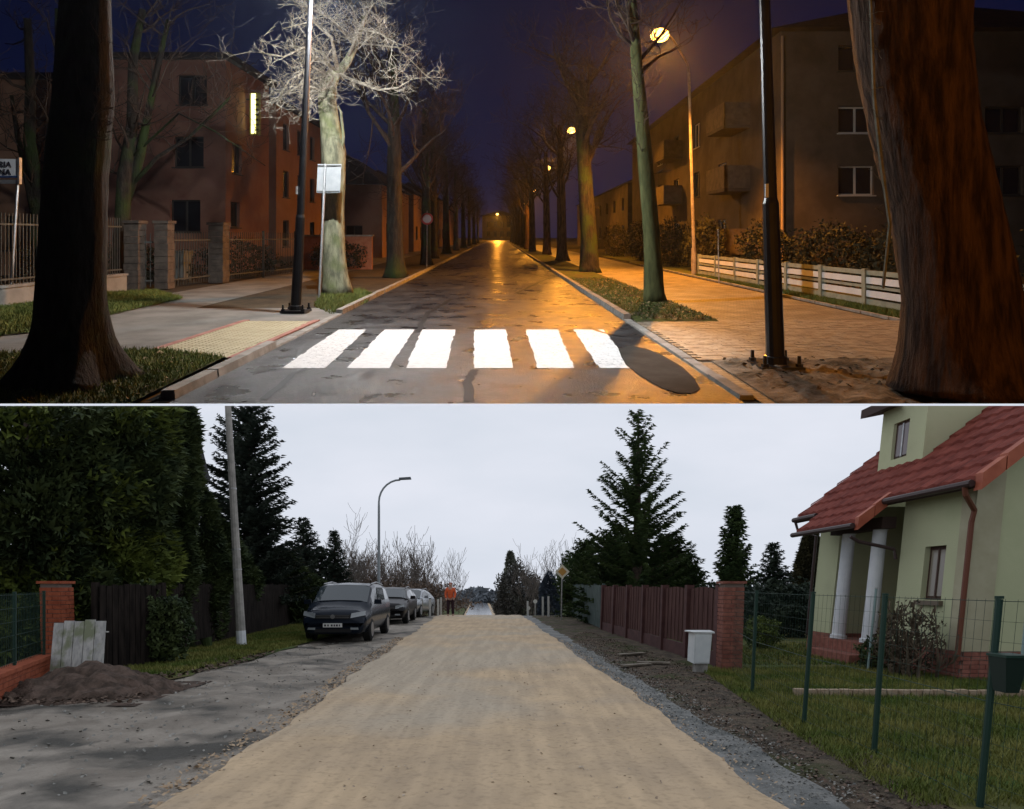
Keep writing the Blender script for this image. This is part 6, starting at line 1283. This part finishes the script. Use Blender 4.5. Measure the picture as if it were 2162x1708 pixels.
# porch floor and steps
hb('step', 1.96, 4.04, -.3, 1.6, -.1, .42, plinth); hb('step', 2.2, 3.9, -.62, -.31, -.1, .2, plinth)
hb('door', 2.5, 3.4, 1.52, 1.58, .43, 2.5, M('brown_door', (.09, .035, .025), (.13, .06, .04), scale=5, rough=.6))
hb('porch_window', 1.95, 2.35, 1.5, 1.58, 1.2, 2.3, fr_b)
for u in (2.45, 3.6): m = MB(); m.tube([HP(u, -.12, .42), HP(u, -.12, .5), HP(u, -.12, .51), HP(u, -.12, 2.72), HP(u, -.12, 2.73), HP(u, -.12, 2.8)], [.17, .17, .14, .13, .16, .16], 18); m.build('column', white_c, t, smooth=False)
hb('porch_beam', 2.1, 4.05, -.3, -.02, 2.72, 2.95, soff)
# roof planes: single tiles
ev = -.38; slope_len = 5.2
def RP(u, s, up=0.0):     # s = horizontal run from the eave
    return HP(u, ev + s, eh - .12 + s * pitch + up)
roof = None
m = MB(); uA, uB = -.45, 5.6
m.hexa([RP(uA, 0, -.12), RP(uB, 0, -.12), RP(uB, 4.38, -.12), RP(uA, 4.38, -.12), RP(uA, 0, 0), RP(uB, 0, 0), RP(uB, 4.38, 0), RP(uA, 4.38, 0)]); roof = m.build('roof', soff, t)
cnt = 0; dorm = (2.5, 4.05)
for r in range(11):
    s0 = r * .3; s1 = s0 + .33
    u = uA
    while u < uB - .05:
        u1 = min(uB, u + .3)
        hc = HP(u, 0, eh - .12 + s0 * pitch)[2] - EYE + slope() * (hy0 + u)
        if hc < -.02 and not (s0 > .95 and dorm[0] < (u + u1) / 2 < dorm[1]):
            q = MB(); up = rnd.uniform(0, .006)
            a, b, c, d = RP(u + .004, s0, .07 + up), RP(u1 - .004, s0, .07 + up), RP(u1 - .004, s1, .02), RP(u + .004, s1, .02)
            mid = RP((u + u1) / 2, s0, .1 + up); mid2 = RP((u + u1) / 2, s1, .045)
            a0, b0 = RP(u + .004, s0, .002), RP(u1 - .004, s0, .002)
            q.add([a, mid, b, c, mid2, d, a0, b0], [(0, 1, 4, 5), (1, 2, 3, 4), (6, 7, 2, 1, 0)]); q.build('tile', tile_m, roof); cnt += 1
        u = u1
# lower porch roof
def PP(u, s, up=0.0): return HP(u, ev - .52 + s, eh - .12 - .52 * pitch + s * pitch + up)
m = MB(); m.hexa([PP(2.0, 0, -.1), PP(4.45, 0, -.1), PP(4.45, .52, -.1), PP(2.0, .52, -.1), PP(2.0, 0, 0), PP(4.45, 0, 0), PP(4.45, .52, 0), PP(2.0, .52, 0)]); pr = m.build('porch_roof', soff, t)
for r in range(2):
    for i in range(8):
        u = 2.0 + i * .305; q = MB(); s0 = r * .27; s1 = s0 + .29
        q.add([PP(u, s0, .07), PP(u + .15, s0, .1), PP(u + .3, s0, .07), PP(u + .3, s1, .02), PP(u + .15, s1, .045), PP(u, s1, .02), PP(u, s0, 0), PP(u + .3, s0, 0)], [(0, 1, 4, 5), (1, 2, 3, 4), (6, 7, 2, 1, 0)]); q.build('tile', tile_m, pr)
# verge boards and gutters
for i in range(12):
    s = i * .36; q = MB(); A = [RP(-.6, s, -.16), RP(-.42, s, -.16), RP(-.42, s + .34, -.16), RP(-.6, s + .34, -.16), RP(-.6, s, .11), RP(-.42, s, .11), RP(-.42, s + .34, .085), RP(-.6, s + .34, .085)]; q.hexa(A); q.build('verge_tile', verge_m, t)
for i in range(2): s = i * .3; q = MB(); q.hexa([PP(1.86, s, -.14), PP(1.99, s, -.14), PP(1.99, s + .29, -.14), PP(1.86, s + .29, -.14), PP(1.86, s, .11), PP(1.99, s, .11), PP(1.99, s + .29, .09), PP(1.86, s + .29, .09)]); q.build('verge_tile', verge_m, t)
gut = M('dark_gutter', (.05, .03, .028), rough=.5)
def tubeH(nm, pts, r, mt): m = MB(); m.tube([HP(*p) for p in pts], [r] * len(pts), 8); return m.build(nm, mt, t)
tubeH('gutter', [(-.45, ev - .06, eh - .16), (1.95, ev - .06, eh - .16)], .06, gut); tubeH('gutter', [(4.5, ev - .06, eh - .16), (5.65, ev - .06, eh - .16)], .06, gut); tubeH('gutter', [(1.95, ev - .58, eh - .62), (4.5, ev - .58, eh - .62)], .055, gut)
tubeH('drainpipe', [(-.3, ev - .06, eh - .2), (-.28, ev - .02, eh - .32), (-.1, -.1, eh - .55), (-.06, -.1, eh - .75), (-.06, -.1, .35)], .045, brown_p)
tubeH('drainpipe', [(2.0, ev - .58, 2.55), (2.0, ev - .4, 2.45), (1.95, -.1, 2.3), (1.93, -.06, 2.1)], .035, gut)
tubeH('drainpipe', [(5.55, ev - .06, eh - .2), (5.5, ev - .0, eh - .42), (5.1, -.1, eh - .6), (5.05, -.1, .4)], .035, gut)
# dormer
dv = .62; dz = eh - .12 + (dv - ev) * pitch - .1; dh = 1.9
m = MB(); wz0, wz1 = dz + .32, dz + 1.12; a0, a1 = 3.05, 3.6
U = [dorm[0], a0, a1, dorm[1]]; Z = [dz, wz0, wz1, dz + dh]
for i in range(3):
    for j in range(3):
        if i == 1 and j == 1: continue
        m.quad(HP(U[i], dv, Z[j]), HP(U[i + 1], dv, Z[j]), HP(U[i + 1], dv, Z[j + 1]), HP(U[i], dv, Z[j + 1]))
m.quad(HP(a0, dv, wz0), HP(a0, dv + .15, wz0), HP(a0, dv + .15, wz1), HP(a0, dv, wz1)); m.quad(HP(a1, dv, wz0), HP(a1, dv + .15, wz0), HP(a1, dv + .15, wz1), HP(a1, dv, wz1)); m.quad(HP(a0, dv, wz1), HP(a1, dv, wz1), HP(a1, dv + .15, wz1), HP(a0, dv + .15, wz1)); m.quad(HP(a0, dv, wz0), HP(a1, dv, wz0), HP(a1, dv + .15, wz0), HP(a0, dv + .15, wz0))
for uu in dorm: m.add([HP(uu, dv, dz), HP(uu, dv + 2.6, dz + 2.6 * pitch), HP(uu, dv, dz + dh)], [(0, 1, 2)])
for uu in dorm: m.add([HP(uu, dv, dz + dh), HP(uu, dv + 2.6, dz + 2.6 * pitch), HP(uu, dv + 2.6, dz + dh + 1.5), HP(uu, dv, dz + dh + .3)], [(0, 1, 2, 3)])
dm = m.build('dormer', gw, t)
hb('dormer_window', a0, a1, dv + .07, dv + .12, wz0, wz1, fr_b, dm); hb('dormer_pane', a0 + .06, a1 - .06, dv + .055, dv + .068, wz0 + .06, wz1 - .06, M('pinkish_glass', (.12, .09, .09), rough=.1, spec=.7), dm); hb('dormer_mullion', (a0 + a1) / 2 - .02, (a0 + a1) / 2 + .02, dv + .04, dv + .054, wz0 + .04, wz1 - .04, fr_w2 if False else steel, dm)
m = MB(); m.hexa([HP(dorm[0] - .3, dv - .35, dz + 1.42), HP(dorm[1] + .3, dv - .35, dz + 1.42), HP(dorm[1] + .3, dv + 2.5, dz + 2.0), HP(dorm[0] - .3, dv + 2.5, dz + 2.0), HP(dorm[0] - .3, dv - .35, dz + 1.62), HP(dorm[1] + .3, dv - .35, dz + 1.62), HP(dorm[1] + .3, dv + 2.5, dz + 2.2), HP(dorm[0] - .3, dv + 2.5, dz + 2.2)]); m.build('dormer_roof', soff, dm)

# ================================================================== damp air over the night street
WORLD = 'night'
v = []; me = bpy.data.meshes.new('haze')
x0, x1, y0, y1, z0, z1 = -215, 215, .31, 415, .0008, 118
me.from_pydata([(x0, y0, z0), (x1, y0, z0), (x1, y1, z0), (x0, y1, z0), (x0, y0, z1), (x1, y0, z1), (x1, y1, z1), (x0, y1, z1)], [], [(0, 3, 2, 1), (4, 5, 6, 7), (0, 1, 5, 4), (1, 2, 6, 5), (2, 3, 7, 6), (3, 0, 4, 7)])
m = bpy.data.materials.new('damp_air'); m.use_nodes = True; n = m.node_tree.nodes; l = m.node_tree.links
n.remove(n['Principled BSDF']); pv = n.new('ShaderNodeVolumePrincipled'); pv.inputs['Density'].default_value = 0.0004; pv.inputs['Color'].default_value = (.8, .88, 1, 1); pv.inputs['Anisotropy'].default_value = .7
l.new(pv.outputs[0], n['Material Output'].inputs['Volume']); me.materials.append(m)
o = bpy.data.objects.new('haze', me); COL.objects.link(o); tag(o, 'thin damp haze hanging over the night street', None, None, 'stuff')
